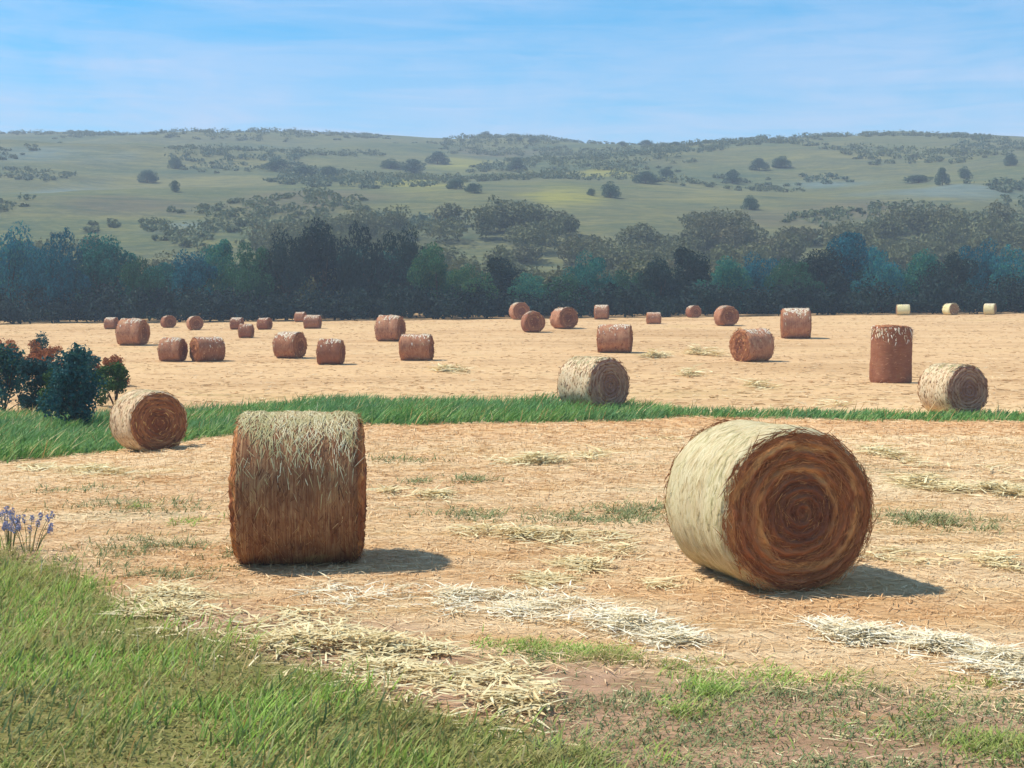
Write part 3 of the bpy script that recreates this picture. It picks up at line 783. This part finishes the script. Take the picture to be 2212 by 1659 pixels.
# small bales across the far field
FARK = {}
for key, ms in (('r', M_SIDE_F), ('c', M_SIDE_C)):
    for L in (1.2, 1.5):
        for v in (0, 1, 2):
            S, E = bale_meshes(300 + v + int(L * 10), .7, L, 48, 12, 16, ms, M_END_S if key == 'r' else M_STRAW_W, 1.0 + .7 * v)
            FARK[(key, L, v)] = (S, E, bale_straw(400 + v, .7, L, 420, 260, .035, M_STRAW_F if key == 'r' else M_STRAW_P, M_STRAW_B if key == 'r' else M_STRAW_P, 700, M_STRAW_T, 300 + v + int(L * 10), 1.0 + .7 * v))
FAR = [  # column, base row, height, yaw, kind, length, label
 (238, 711, 24, 80, 'r', 1.2, 'tiny brown bale half hidden left of the leftmost large far bale'),
 (284, 746, 58, 78, 'r', 1.2, 'leftmost large bale of the far field, white strip along its top'),
 (362, 708, 28, 30, 'r', 1.2, 'small dim bale against the dark trees, left end of the far row'),
 (419, 713, 31, 25, 'r', 1.2, 'small dim bale against the dark trees, second from the left'),
 (370, 781, 52, 80, 'r', 1.2, 'brown bale left of the pair touching in the left far field'),
 (445, 781, 54, 124, 'r', 1.5, 'long brown bale right of the touching pair, pale left end'),
 (510, 712, 22, 84, 'r', 1.2, 'small dim bale on the field edge under the dark trees, left of two'),
 (530, 730, 20, 86, 'r', 1.2, 'small low brown bale in front of two dim bales at field edge'),
 (570, 712, 22, 70, 'r', 1.2, 'small dim bale at the field edge under dark trees, right of two'),
 (624, 774, 58, 66, 'r', 1.2, 'brown bale with white top left of the squarish one, left far field'),
 (713, 788, 56, 84, 'r', 1.2, 'squarish brown bale with bright white top, nearest in left far field'),
 (648, 692, 20, 80, 'r', 1.2, 'tiny brown bale half behind another on the edge, left of centre'),
 (674, 710, 30, 84, 'r', 1.5, 'low wide brown bale at the field edge left of centre'),
 (842, 737, 56, 74, 'r', 1.2, 'light brown striped bale, the upper of two overlapping left of centre'),
 (899, 779, 58, 84, 'r', 1.5, 'lower of two overlapping bales left of centre, white line on top'),
 (1122, 686, 38, 15, 'r', 1.2, 'narrow bale highest at the field edge in the centre, pale top'),
 (1151, 718, 46, 10, 'r', 1.2, 'small dark brown end-on bale left of centre pair, white top'),
 (1219, 710, 48, 24, 'r', 1.2, 'small end-on bale with pale left side, right of centre pair'),
 (1300, 690, 32, 80, 'r', 1.2, 'brown bale on the edge behind the wide pale topped one'),
 (1329, 762, 62, 80, 'r', 1.5, 'wide brown bale with broad pale top near the centre'),
 (1413, 700, 20, 86, 'r', 1.5, 'low flat brown bale between centre and right of far edge'),
 (1499, 686, 27, 18, 'r', 1.2, 'tiny pale and brown bale at the edge right of centre'),
 (1570, 704, 44, 12, 'r', 1.2, 'small upright brown end-on bale near the edge, right of centre'),
 (1627, 781, 74, 118, 'r', 1.2, 'dark brown bale with white top and white left end, right field'),
 (1721, 731, 66, 82, 'r', 1.2, 'brown bale with pale top right of the white ended one'),
 (1953, 673, 24, 80, 'c', 1.5, 'cream bale against dark trees, left of the three cream bales'),
 (2056, 674, 27, 20, 'c', 1.2, 'narrow cream bale against dark trees, middle of the three'),
 (2141, 680, 25, 60, 'c', 1.2, 'pale cream bale against dark trees, rightmost of the three'),
]
for i, (px, base, h, yaw, kind, L, lab) in enumerate(FAR):
    p = G(px, base)
    if p[1] > 122.5: x_ = (px - CX) / FPX * 122.5; p = (x_, 122.5, tz(x_, 122.5))
    s = h / FPX * p[1] / 1.36
    s = min(max(s, .68), 1.5)
    put_bale(FARK[(kind, L, i % 3)], (p[0], p[1] + .3, p[2] - .02), math.radians(yaw + (180 if i % 3 == 0 else 0)), s, lab, 'bales across the far field')

p = G(1935, 828)
S, E = bale_meshes(330, .74, 2.05, 64, 26, 24, M_SIDE_F, M_END_S, 1.3)
e = put_bale((S, E, bale_straw(331, .74, 2.05, 900, 500, .03, M_STRAW_F, M_STRAW_T, ms=330, amp=1.3)), (p[0], p[1] + .6, p[2]), .3, 1.0, 'tall russet bale standing on end in the right field, pale top', 'bales across the far field')
e.rotation_euler = (math.radians(90), math.radians(2), math.radians(20)); e.location.z = p[2] + 1.0
rg = np.random.default_rng(5); n_ = 320; t = rg.uniform(0, 6.283, n_); y = 2.05 / 2 - np.abs(rg.normal(0, .22, n_))
rad = np.stack([np.sin(t), 0 * t, np.cos(t)], 1); D = np.array([0, -1., 0]) + rad * rg.uniform(0, .12, n_)[:, None] + rg.normal(0, .35, (n_, 3)) * np.array([1, .2, 1])
A = strips(rad * (.74 * rg.uniform(1.0, 1.03, n_))[:, None] + np.array([0, 1., 0]) * y[:, None], D / np.linalg.norm(D, axis=1, keepdims=True), rad, rg.uniform(.06, .2, n_), .03 * rg.uniform(.6, 1.4, n_), -.1)
tag(new_obj('bleached_or_lit_straw', mesh_np('bleached_or_lit_straw', A[0], A[1], A[2], M_STRAW_T), e), kind='stuff')  # pale strips round the upper rim paint the tall bale's lit top
# ------------------------------------------------------------------ shrubs by the left edge
M_SHRUB = foliage('shrub_leaves', [(.1, srgb(34, 66, 58)), (.45, srgb(40, 86, 84)), (.75, srgb(44, 98, 100)), (.95, srgb(84, 116, 70))])
M_SHRUB2 = foliage('green_shrub_leaves', [(.1, srgb(50, 76, 38)), (.5, srgb(66, 98, 46)), (.85, srgb(94, 116, 56)), (.97, srgb(150, 110, 60))])
M_RUST = foliage('rusty_leaves', [(.1, srgb(110, 78, 48)), (.45, srgb(166, 104, 60)), (.75, srgb(196, 128, 82)), (.95, srgb(200, 164, 120))])
def shrub(label, px, base, w, h, mat, seed, leaf=.05, n=900):
    n = int(n * 2.4)
    p = G(px, base); s = p[1] / FPX; w, h = w * 1.12, h * 1.2
    rng = np.random.default_rng(seed); W, H = w * s, h * s
    e = new_obj('shrub', None, loc=p); tag(e, label, 'shrub', 'shrubs at the left edge')
    C = []
    for k in range(16):
        a = rng.uniform(0, 6.28); q = math.sqrt(rng.uniform(0, 1)); zz = rng.uniform(.15, .85)
        w_ = (1 - .55 * zz)
        C.append((math.cos(a) * q * W * .42 * w_, math.sin(a) * q * W * .42 * w_, zz * H, rng.uniform(.10, .19) * H))
    C = np.array(C); k = rng.integers(0, len(C), n)
    d = rng.normal(0, 1, (n, 3)); d /= np.linalg.norm(d, axis=1, keepdims=True)
    P = C[k, :3] + d * (C[k, 3] * rng.uniform(.4, 1.15, n))[:, None]; P[:, 2] = np.maximum(P[:, 2], .02)
    new_obj('crown', cards_mesh('crown', leaf_cards(P, d, leaf * rng.uniform(.7, 1.6, n), rng), mat), e)
    tb = [tube([(0, 0, -.05), (c[0] * .5, c[1] * .5, c[2] * .5), (c[0], c[1], c[2])], [.022, .014, .005], 5) for c in C[:8]]
    new_obj('trunk', join_tubes('trunk', tb, M_BARK), e)
shrub('teal shrub cut by the left picture edge above the green strip', 8, 890, 110, 125, M_SHRUB, 61, .085, 1500)
shrub('smaller teal shrub second from the left edge', 84, 898, 110, 118, M_SHRUB, 62, .085, 1300)
shrub('largest teal shrub just left of the bale beside it', 168, 925, 140, 155, M_SHRUB, 63, .085, 1900)
shrub('low green shrub behind the bale with brown end', 250, 880, 130, 82, M_SHRUB2, 64, .085, 1200)
shrub('small dark teal shrub behind the largest one, higher up', 178, 842, 90, 80, M_SHRUB, 66, .09)
shrub('thin dark weed bush among rusty scrub at the left', 88, 795, 56, 66, M_SHRUB, 67, .09, 700)
shrub('rusty scrub above the smaller teal shrub near left edge', 60, 800, 130, 55, M_RUST, 74, .09, 900)
shrub('green shrub filling between the two left teal shrubs', 122, 905, 100, 90, M_SHRUB2, 75, .085, 900)
shrub('rusty orange scrub cut by the left picture edge below the belt', 12, 800, 120, 70, M_RUST, 68, .09, 800)
shrub('rusty scrub behind the smaller teal shrub, left part', 110, 825, 110, 70, M_RUST, 70, .09, 700)
shrub('rusty pinkish scrub between the teal shrubs and far bales', 225, 835, 130, 62, M_RUST, 69, .09, 700)
# ------------------------------------------------------------------ grass and straw
def field_of(n, rng, y0, y1, upad, test, power=2.0, u=.40):
    """random ground points in a wedge before the viewer, thinning with distance"""
    d = (rng.uniform(y0 ** (2 - power) if power != 2 else math.log(y0), y1 ** (2 - power) if power != 2 else math.log(y1), n))
    y = np.exp(d) if power == 2 else d ** (1 / (2 - power))
    x = rng.uniform(-1, 1, n) * (u * y + upad)
    k = test(x, y); return x[k], y[k]
def blades(name, x, y, ln, wd, lean, mat, rng, bend=.35, wind=(.25, -.05), sink=.02):
    n = len(x); z = terrain(x, y) - sink
    a = rng.uniform(0, 2 * math.pi, n)
    H = np.stack([np.cos(a), np.sin(a), 0 * a], 1)
    D = H * (lean * rng.uniform(.2, 1.3, n))[:, None] + np.array([wind[0], wind[1], 1.0]); D /= np.linalg.norm(D, axis=1, keepdims=True)
    N = H * .9 + np.array([wind[0], wind[1], -.35])
    V, f, i = strips(np.stack([x, y, z], 1), D, N / np.linalg.norm(N, axis=1, keepdims=True), ln, wd, bend)
    return new_obj(name, mesh_np(name, V, f, i, mat, attrs={'tan': np.repeat(tan_mask(x, y), 5)}))
def lying(name, x, y, zoff, ln, wd, mat, rng, up=.18, bias=None):
    n = len(x); z = terrain(x, y) + zoff
    a = rng.uniform(0, 2 * math.pi, n) if bias is None else bias + rng.normal(0, .55, n)
    D = np.stack([np.cos(a), np.sin(a), rng.uniform(-.04, up, n)], 1); D /= np.linalg.norm(D, axis=1, keepdims=True)
    N = np.stack([rng.normal(0, .35, n), rng.normal(0, .35, n), np.ones(n)], 1); N /= np.linalg.norm(N, axis=1, keepdims=True)
    V, f, i = strips(np.stack([x, y, z], 1), D, N, ln, wd, -.1)
    return new_obj(name, mesh_np(name, V, f, i, mat, attrs={'tan': np.repeat(tan_mask(x, y), 5)}))

G_FRESH = [(0, srgb(106, 134, 58)), (.3, srgb(142, 178, 76)), (.65, srgb(172, 204, 94)), (.88, srgb(192, 206, 118)), (1, srgb(218, 206, 154))]
M_GRASS = blade_mat('fresh_grass', G_FRESH, patch=srgb(150, 130, 86), patch_scale=.9, transl=.35)
M_GRASS_D = blade_mat('dark_grass', [(0, srgb(84, 102, 52)), (.5, srgb(112, 132, 62)), (.85, srgb(140, 148, 74)), (1, srgb(156, 150, 88))], patch=srgb(108, 126, 90), patch_scale=.8, transl=.3)
M_COVER = blade_mat('ground_cover', [(0, srgb(138, 118, 74)), (.4, srgb(150, 146, 84)), (.8, srgb(166, 160, 96)), (1, srgb(190, 162, 112))], transl=.2)
M_STRIP = blade_mat('strip_grass', [(0, srgb(74, 114, 52)), (.4, srgb(98, 146, 68)), (.8, srgb(126, 164, 86)), (1, srgb(168, 176, 110))], patch=srgb(90, 132, 84), patch_scale=.35, transl=.3)
M_STUB = field_straw_mat('stubble_stalk', srgb(190, 150, 106), srgb(240, 218, 174), .05)
M_DRY = blade_mat('dry_stalks', [(0, srgb(168, 124, 70)), (.4, srgb(204, 164, 104)), (.8, srgb(226, 198, 146)), (1, srgb(238, 222, 184))], transl=.2)
M_TAN = field_straw_mat('tan_stubble', srgb(194, 152, 108), srgb(238, 216, 172), .0)
M_PALE = blade_mat('bleached_or_lit_straw', [(0, srgb(214, 190, 144)), (.35, srgb(236, 224, 188)), (.8, srgb(246, 240, 218)), (1, srgb(228, 208, 164))], transl=.2)

M_GREY = blade_mat('grey_green_weed', [(0, srgb(100, 112, 72)), (.4, srgb(126, 136, 88)), (.8, srgb(150, 154, 102)), (1, srgb(182, 172, 124))], transl=.2)
M_YEL = blade_mat('yellow_straw', [(0, srgb(204, 176, 124)), (.4, srgb(226, 208, 158)), (.8, srgb(236, 226, 182)), (1, srgb(214, 192, 140))], transl=.2)
# foreground grass, left
r = np.random.default_rng(71)
x, y = field_of(150000, r, 4.2, 20, 1.5, lambda x, y: (y < edge_grass(x) + r.normal(0, .28, len(x))) & (fbm(x * 1.1, y * 1.1, 91, 3) + .25 * r.random(len(x)) > .52), 1.6)
tag(blades('meadow_grass', x, y, r.uniform(.05, .19, len(x)) * (.75 + .6 * fbm(x * .8, y * .8, 93, 2)), r.uniform(.006, .013, len(x)), .45, M_GRASS, r),
    'fresh green grass in the lower left corner', 'grass', kind='stuff')
x, y = field_of(32000, r, 4.2, 20, 1.5, lambda x, y: (y < edge_grass(x) - .3) & (fbm(x * .9 + 4, y * .9, 95, 3) > .5), 1.6)
tag(blades('dark_meadow_grass', x, y, r.uniform(.06, .22, len(x)), r.uniform(.007, .015, len(x)), .35, M_GRASS_D, r, wind=(.4, 0)),
    'darker olive tufts mixed in the lower left grass', 'grass', kind='stuff')
# short brownish ground cover between the tufts
x, y = field_of(110000, r, 4.2, 16, 1.5, lambda x, y: (y < edge_grass(x) + .1), 1.6)
tag(blades('ground_cover', x, y, r.uniform(.015, .06, len(x)), r.uniform(.006, .014, len(x)), .9, M_COVER, r, bend=.5, sink=.003),
    'short olive brown ground cover between the lower left grass tufts', 'grass', kind='stuff')
x, y = field_of(13000, r, 5.0, 16, 1.5, lambda x, y: (y > edge_grass(x) - .2) & (y < edge_track(x) + .6) & (fbm(x * 1.6, y * 2.4, 58, 3) + .2 * r.random(len(x)) > .52), 1.6)
tag(lying('track_straw', x, y, .006, r.uniform(.04, .16, len(x)), r.uniform(.004, .009, len(x)), M_YEL, r, .12), 'short straw scattered over the dirt track', 'straw', kind='stuff')
x, y = field_of(90000, r, 5.0, 14, 1.5, lambda x, y: (y > edge_grass(x) - .2) & (y < edge_track(x) + .1) & (x > .1) & (fbm(x * .8 + 3, y * 1.9, 59, 3) + .12 * r.random(len(x)) + .05 * np.clip(x - 1, 0, 2) > .50), 1.6)
tag(blades('olive_growth', x, y, r.uniform(.02, .075, len(x)), r.uniform(.005, .011, len(x)), .9, M_GREY, r, bend=.5, sink=.004), 'muted grey-green growth over the lower right ground', 'grass', kind='stuff')
diag = lambda x: np.interp(x, [-.5, .2, .6, 1.2, 1.9, 2.8, 4], [10.1, 9.75, 9.45, 9.05, 8.75, 8.5, 8.3])
x, y = field_of(60000, r, 7.5, 11, 1.5, lambda x, y: (x > -.3) & (np.abs(y - diag(x) - (fbm(x * 1.5, x * 0, 61, 2) - .5) * .6) < .32 * r.random(len(x))) & (fbm(x * 1.6, y * 2, 62, 2) > .40), 1.6)
tag(blades('diagonal_grass', x, y, r.uniform(.03, .12, len(x)), r.uniform(.006, .011, len(x)), .7, M_GRASS, r, bend=.5), 'diagonal line of green grass between field and dirt track', 'grass', kind='stuff')
x, y = field_of(16000, r, 5.0, 14, 1.5, lambda x, y: (y > edge_grass(x)) & (y < edge_track(x) + .2) & (x > -1) & (fbm(x * 1.2 + 3, y * 2.0, 63, 3) > .53), 1.6)
tag(blades('track_sprouts', x, y, r.uniform(.02, .07, len(x)), r.uniform(.005, .01, len(x)), .9, M_GRASS_D, r, bend=.5, sink=.004), 'sparse green sprouts over the dirt track', 'grass', kind='stuff')
# tall dry stems
x, y = field_of(1800, r, 4.5, 18, 1.5, lambda x, y: (y < edge_grass(x) + .4), 1.6)
tag(blades('dry_grass_stems', x, y, r.uniform(.12, .34, len(x)), r.uniform(.004, .007, len(x)), .5, M_DRY, r, bend=.25),
    'thin pale dry stems among the lower left grass', 'grass', kind='stuff')
# green strip across the field
x = r.uniform(-34, 34, 230000); y = r.uniform(22, 40, 230000)
k = (y > band_lo(x) + r.normal(0, .25, len(x))) & (y < band_hi(x) + r.normal(0, .3, len(x))) & (np.abs(x) < .43 * y + 3)
x, y = x[k], y[k]
kd = r.random(len(x)) < .035
tag(blades('strip_dry_stems', x[kd], y[kd], r.uniform(.25, .65, kd.sum()), r.uniform(.012, .022, kd.sum()), .6, M_DRY, r, wind=(.5, 0)), 'pale dry stems standing in the green strip', 'grass', kind='stuff')
x, y = x[~kd], y[~kd]
hh = np.interp(x, [-12, -6, 2, 4, 6, 14], [.30, .36, .36, .28, .2, .24])
tag(blades('strip_grass', x, y, r.uniform(.5, 1.5, len(x)) * hh * (.6 + .8 * fbm(x * .7, y * .7, 97, 2)), r.uniform(.02, .035, len(x)), .55, M_STRIP, r, wind=(.5, 0)),
    'strip of tall green grass running across the field', 'grass', kind='stuff')
# stubble in the near field
x, y = field_of(120000, r, 6.2, 36, 1.5, lambda x, y: (y > edge_track(x) + (r.random(len(x)) - .5)) & ((y < band_lo(x) + .3)), 1.5)
k = int(len(x) * .72)
sz = np.clip(y / 11, .8, 2.6)
tag(lying('stubble_straw', x[:k], y[:k], .015, r.uniform(.07, .26, k) * sz[:k] ** .5, r.uniform(.006, .011, k) * sz[:k], M_TAN, r), 'short tan straw lying over the near field', 'straw', kind='stuff')
tag(blades('stubble_stalks', x[k:], y[k:], r.uniform(.03, .08, len(x) - k) * sz[k:] ** .4, r.uniform(.005, .009, len(x) - k) * sz[k:], .5, M_STUB, r, bend=.1, wind=(.05, 0)), 'cut stubble stalks standing in the near field', 'stubble', kind='stuff')
# far field straw
x, y = field_of(26000, r, 35, 124, 1.5, lambda x, y: y > band_hi(x), 1.3, .43)
tag(lying('far_straw', x, y, .02, r.uniform(.2, .6, len(x)), r.uniform(.025, .05, len(x)), M_TAN, r, .05), 'straw strewn over the far field', 'straw', kind='stuff')

# windrows of bleached straw
def windrow(path, width, n, height, r):
    P = np.array([G(*q)[:2] for q in path]); seg = np.linalg.norm(np.diff(P, axis=0), axis=1); cum = np.concatenate([[0], np.cumsum(seg)])
    s = r.uniform(0, cum[-1], n); cl = fbm(s * 2.2, s * 0 + path[0][0], 12, 2)
    keep = cl + r.uniform(-.2, .2, n) > .5; s = s[keep]
    x = np.interp(s, cum, P[:, 0]); y = np.interp(s, cum, P[:, 1])
    q = r.normal(0, .38, len(s)); q2 = r.normal(0, .38, len(s))
    X_, Y_ = x + q * .25, y + q2 * width
    cl2 = fbm(X_ * 2.1, Y_ * 2.6, 15, 2); kk = cl2 + r.uniform(-.14, .14, len(s)) > .46
    s, x, y, q, q2, cl2 = s[kk], x[kk], y[kk], q[kk], q2[kk], cl2[kk]
    hz = np.clip((cl2 - .35) * 3.2, .15, 1.2) * np.clip(1 - q2 ** 2 * 1.2, 0.05, 1) * height * r.uniform(.1, 1, len(s)) * (.4 + 1.1 * fbm(s * 1.6, s * 0 + 3, 14, 2))
    return x + q * .25, y + q2 * width, hz
def rows(name, label, defs, mat, wd):
    X, Y, H, W = [], [], [], []
    for path, width, n, h, wk in defs:
        a, b, c = windrow(path, width, n, h, r); X.append(a); Y.append(b); H.append(c); W.append(np.full(len(a), wk))
    X, Y, H, W = map(np.concatenate, (X, Y, H, W))
    o = lying(name, X, Y, H + .01, r.uniform(.07, .24, len(X)) * W, wd * r.uniform(.6, 1.4, len(X)) * W, mat, r, .3)
    return tag(o, label, 'straw', kind='stuff')
rows('bleached_windrow', 'broken rows of bleached white straw in the foreground', [
    ([(680, 1288), (820, 1292), (1000, 1300), (1150, 1318), (1300, 1335), (1420, 1370), (1515, 1412)], .62, 11000, .07, 1.0),
    ([(1795, 1365), (1900, 1385), (2010, 1392), (2120, 1430), (2260, 1460)], .75, 10000, .08, 1.0),
    ([(1080, 1290), (1250, 1290), (1330, 1310)], .5, 3000, .07, 1.0)], M_PALE, .011)
rows('yellow_windrow', 'pale yellow straw clumps beside the dirt track and in the field', [
    ([(310, 1300), (400, 1320), (520, 1345), (640, 1370), (790, 1410), (960, 1450), (1145, 1500)], .95, 13000, .07, 1.0),
    ([(1130, 1262), (1230, 1235), (1345, 1195)], .6, 5000, .07, 1.1),
    ([(1430, 1270), (1500, 1262)], .25, 900, .1, 1.1),
    ([(1070, 1000), (1180, 1000), (1300, 988)], .7, 2200, .2, 2.0),
    ([(1880, 975), (1990, 1010), (2200, 1030)], .9, 2600, .16, 2.0), ([(1930, 1040), (2080, 1060), (2230, 1070)], .7, 1800, .12, 1.8), ([(830, 1060), (960, 1075)], .6, 1200, .1, 1.7), ([(1900, 1200), (2060, 1215), (2200, 1225)], .5, 2600, .1, 1.2), ([(1000, 1150), (1180, 1165), (1350, 1160)], .6, 2200, .07, 1.3), ([(60, 1010), (200, 1020), (330, 1030)], .6, 1400, .1, 1.8),
    ([(1380, 945), (1450, 950)], .6, 700, .16, 2.0),
    ([(1390, 772), (1440, 772)], 1.4, 500, .35, 4.0), ([(1490, 765), (1560, 770)], 1.6, 700, .4, 4.0), ([(1470, 812), (1530, 812)], 1.4, 500, .3, 3.6),
    ([(1620, 835), (1690, 842)], 1.3, 600, .3, 3.4), ([(940, 800), (1010, 805)], 1.6, 500, .3, 4.0), ([(1750, 880), (1860, 872)], 1., 400, .2, 3.0)], M_YEL, .014)

# weeds in the field and along the track
def weed_patch(name, label, spots, mat, wd, hgt, cat='weeds'):
    X, Y, W = [], [], []
    for px, py, w, dep, n in spots:
        p = G(px, py); s = p[1] / FPX
        X.append(p[0] + r.normal(0, .42, n) * w * s); Y.append(p[1] + r.normal(0, .8, n) * dep); W.append(np.full(n, max(1, p[1] / 13)))
    X, Y, W = map(np.concatenate, (X, Y, W))
    kk = fbm(X * 3.1, Y * 3.1, 19, 2) + r.uniform(-.15, .15, len(X)) > .5; X, Y, W = X[kk], Y[kk], W[kk]
    return tag(blades(name, X, Y, r.uniform(.35, 1.1, len(X)) * hgt * W ** .5, wd * r.uniform(.6, 1.4, len(X)) * W, .8, mat, r, bend=.5), label, cat, kind='stuff')
weed_patch('grey_weeds', 'grey-green weeds in thin streaks across the near field', [
    (1290, 1120, 220, .5, 1500), (1380, 1105, 120, .4, 900), (1960, 1120, 200, .4, 1300), (2100, 1135, 180, .4, 900), (1030, 1115, 160, .3, 700), (1010, 1040, 60, .35, 400),
    (920, 1040, 70, .3, 400), (440, 1200, 200, .5, 1700), (300, 1180, 160, .5, 900), (300, 1095, 260, .5, 900), (150, 1060, 160, .5, 500), (870, 995, 90, .3, 400), (330, 1245, 180, .4, 1100), (190, 1210, 120, .4, 600)], M_GREY, .010, .13)
weed_patch('track_weeds', 'green tufts along the edges of the dirt track', [
    (1120, 1395, 120, .16, 900), (1280, 1420, 160, .16, 900), (1430, 1440, 160, .16, 900), (1510, 1495, 110, .14, 700), (1480, 1540, 90, .14, 400), (1700, 1460, 160, .14, 500), (305, 1095, 34, .2, 160), (415, 1130, 60, .2, 200),
    (2150, 1610, 160, .18, 900), (1850, 1590, 160, .12, 500), (1350, 1640, 120, .12, 700), (1980, 1540, 200, .15, 500), (1200, 1640, 180, .2, 900)], M_GRASS, .008, .12)
weed_patch('track_olive_weeds', 'olive brown low growth over the lower right of the track', [
    (1400, 1500, 300, .22, 1500), (1800, 1500, 420, .2, 1800), (2050, 1560, 360, .2, 1700), (1500, 1600, 420, .2, 1300), (1700, 1650, 420, .2, 1300), (2200, 1500, 220, .2, 700), (1120, 1420, 120, .1, 300)], M_GREY, .008, .07)

# single weed plants and the mauve wildflowers at the left edge
M_MAUVE = blade_mat('mauve_petals', [(0, srgb(150, 146, 168)), (.5, srgb(176, 166, 182)), (1, srgb(140, 160, 206))], transl=.2)
def flower_clump(px, py, n, label, seed):
    p = G(px, py); rg = np.random.default_rng(seed)
    e = new_obj('wildflower', None, loc=p); tag(e, label, 'wildflower', 'mauve wildflowers at the left edge')
    for k in range(n):
        a = rg.uniform(0, 6.28); q = rg.uniform(.02, .16); h = rg.uniform(.2, .38)
        top = (math.cos(a) * q * 1.6, math.sin(a) * q * 1.6, h)
        st = new_obj('stem', join_tubes('stem', [tube([(math.cos(a) * q * .5, math.sin(a) * q * .5, -.02), (math.cos(a) * q, math.sin(a) * q, h * .55), top], [.004, .0035, .0025], 4)], M_STEM), e)
        dd = rg.normal(0, 1, (26, 3)); dd /= np.linalg.norm(dd, axis=1, keepdims=True)
        new_obj('flower_head', cards_mesh('flower_head', leaf_cards(np.array(top) + dd * np.array([.018, .018, .036]), dd, rg.uniform(.02, .034, 26), rg), M_MAUVE), st)
def stem_mat():
    b = NB('stem_green'); n = b.noise(b.coord('Object'), 20, 3)
    return b.finish(b.ramp(n, [(.3, srgb(84, 96, 56)), (.7, srgb(120, 122, 76))]), .8)
M_STEM = stem_mat()
flower_clump(22, 1185, 16, 'mauve-blue wildflower clump cut by the left picture edge', 81)
flower_clump(62, 1192, 14, 'mauve-grey wildflower clump next to the one at the left edge', 82)

# ------------------------------------------------------------------ haze
hb = bpy.data.meshes.new('haze')
x0, x1, y0, y1, z0, z1 = -960, 960, -20, 1420, -12, 116
hb.from_pydata([(x0, y0, z0), (x1, y0, z0), (x1, y1, z0), (x0, y1, z0), (x0, y0, z1), (x1, y0, z1), (x1, y1, z1), (x0, y1, z1)], [],
               [(0, 3, 2, 1), (4, 5, 6, 7), (0, 1, 5, 4), (1, 2, 6, 5), (2, 3, 7, 6), (3, 0, 4, 7)])
hm, hn, hl, ho = nodes_of('haze_air')
pv = hn.new('ShaderNodeVolumePrincipled')
pv.inputs['Color'].default_value = (.74, .87, 1.0, 1)
pv.inputs['Density'].default_value = 0.0008
hl.new(pv.outputs[0], ho.inputs['Volume'])
hb.materials.append(hm)
tag(new_obj('haze', hb), kind='stuff')
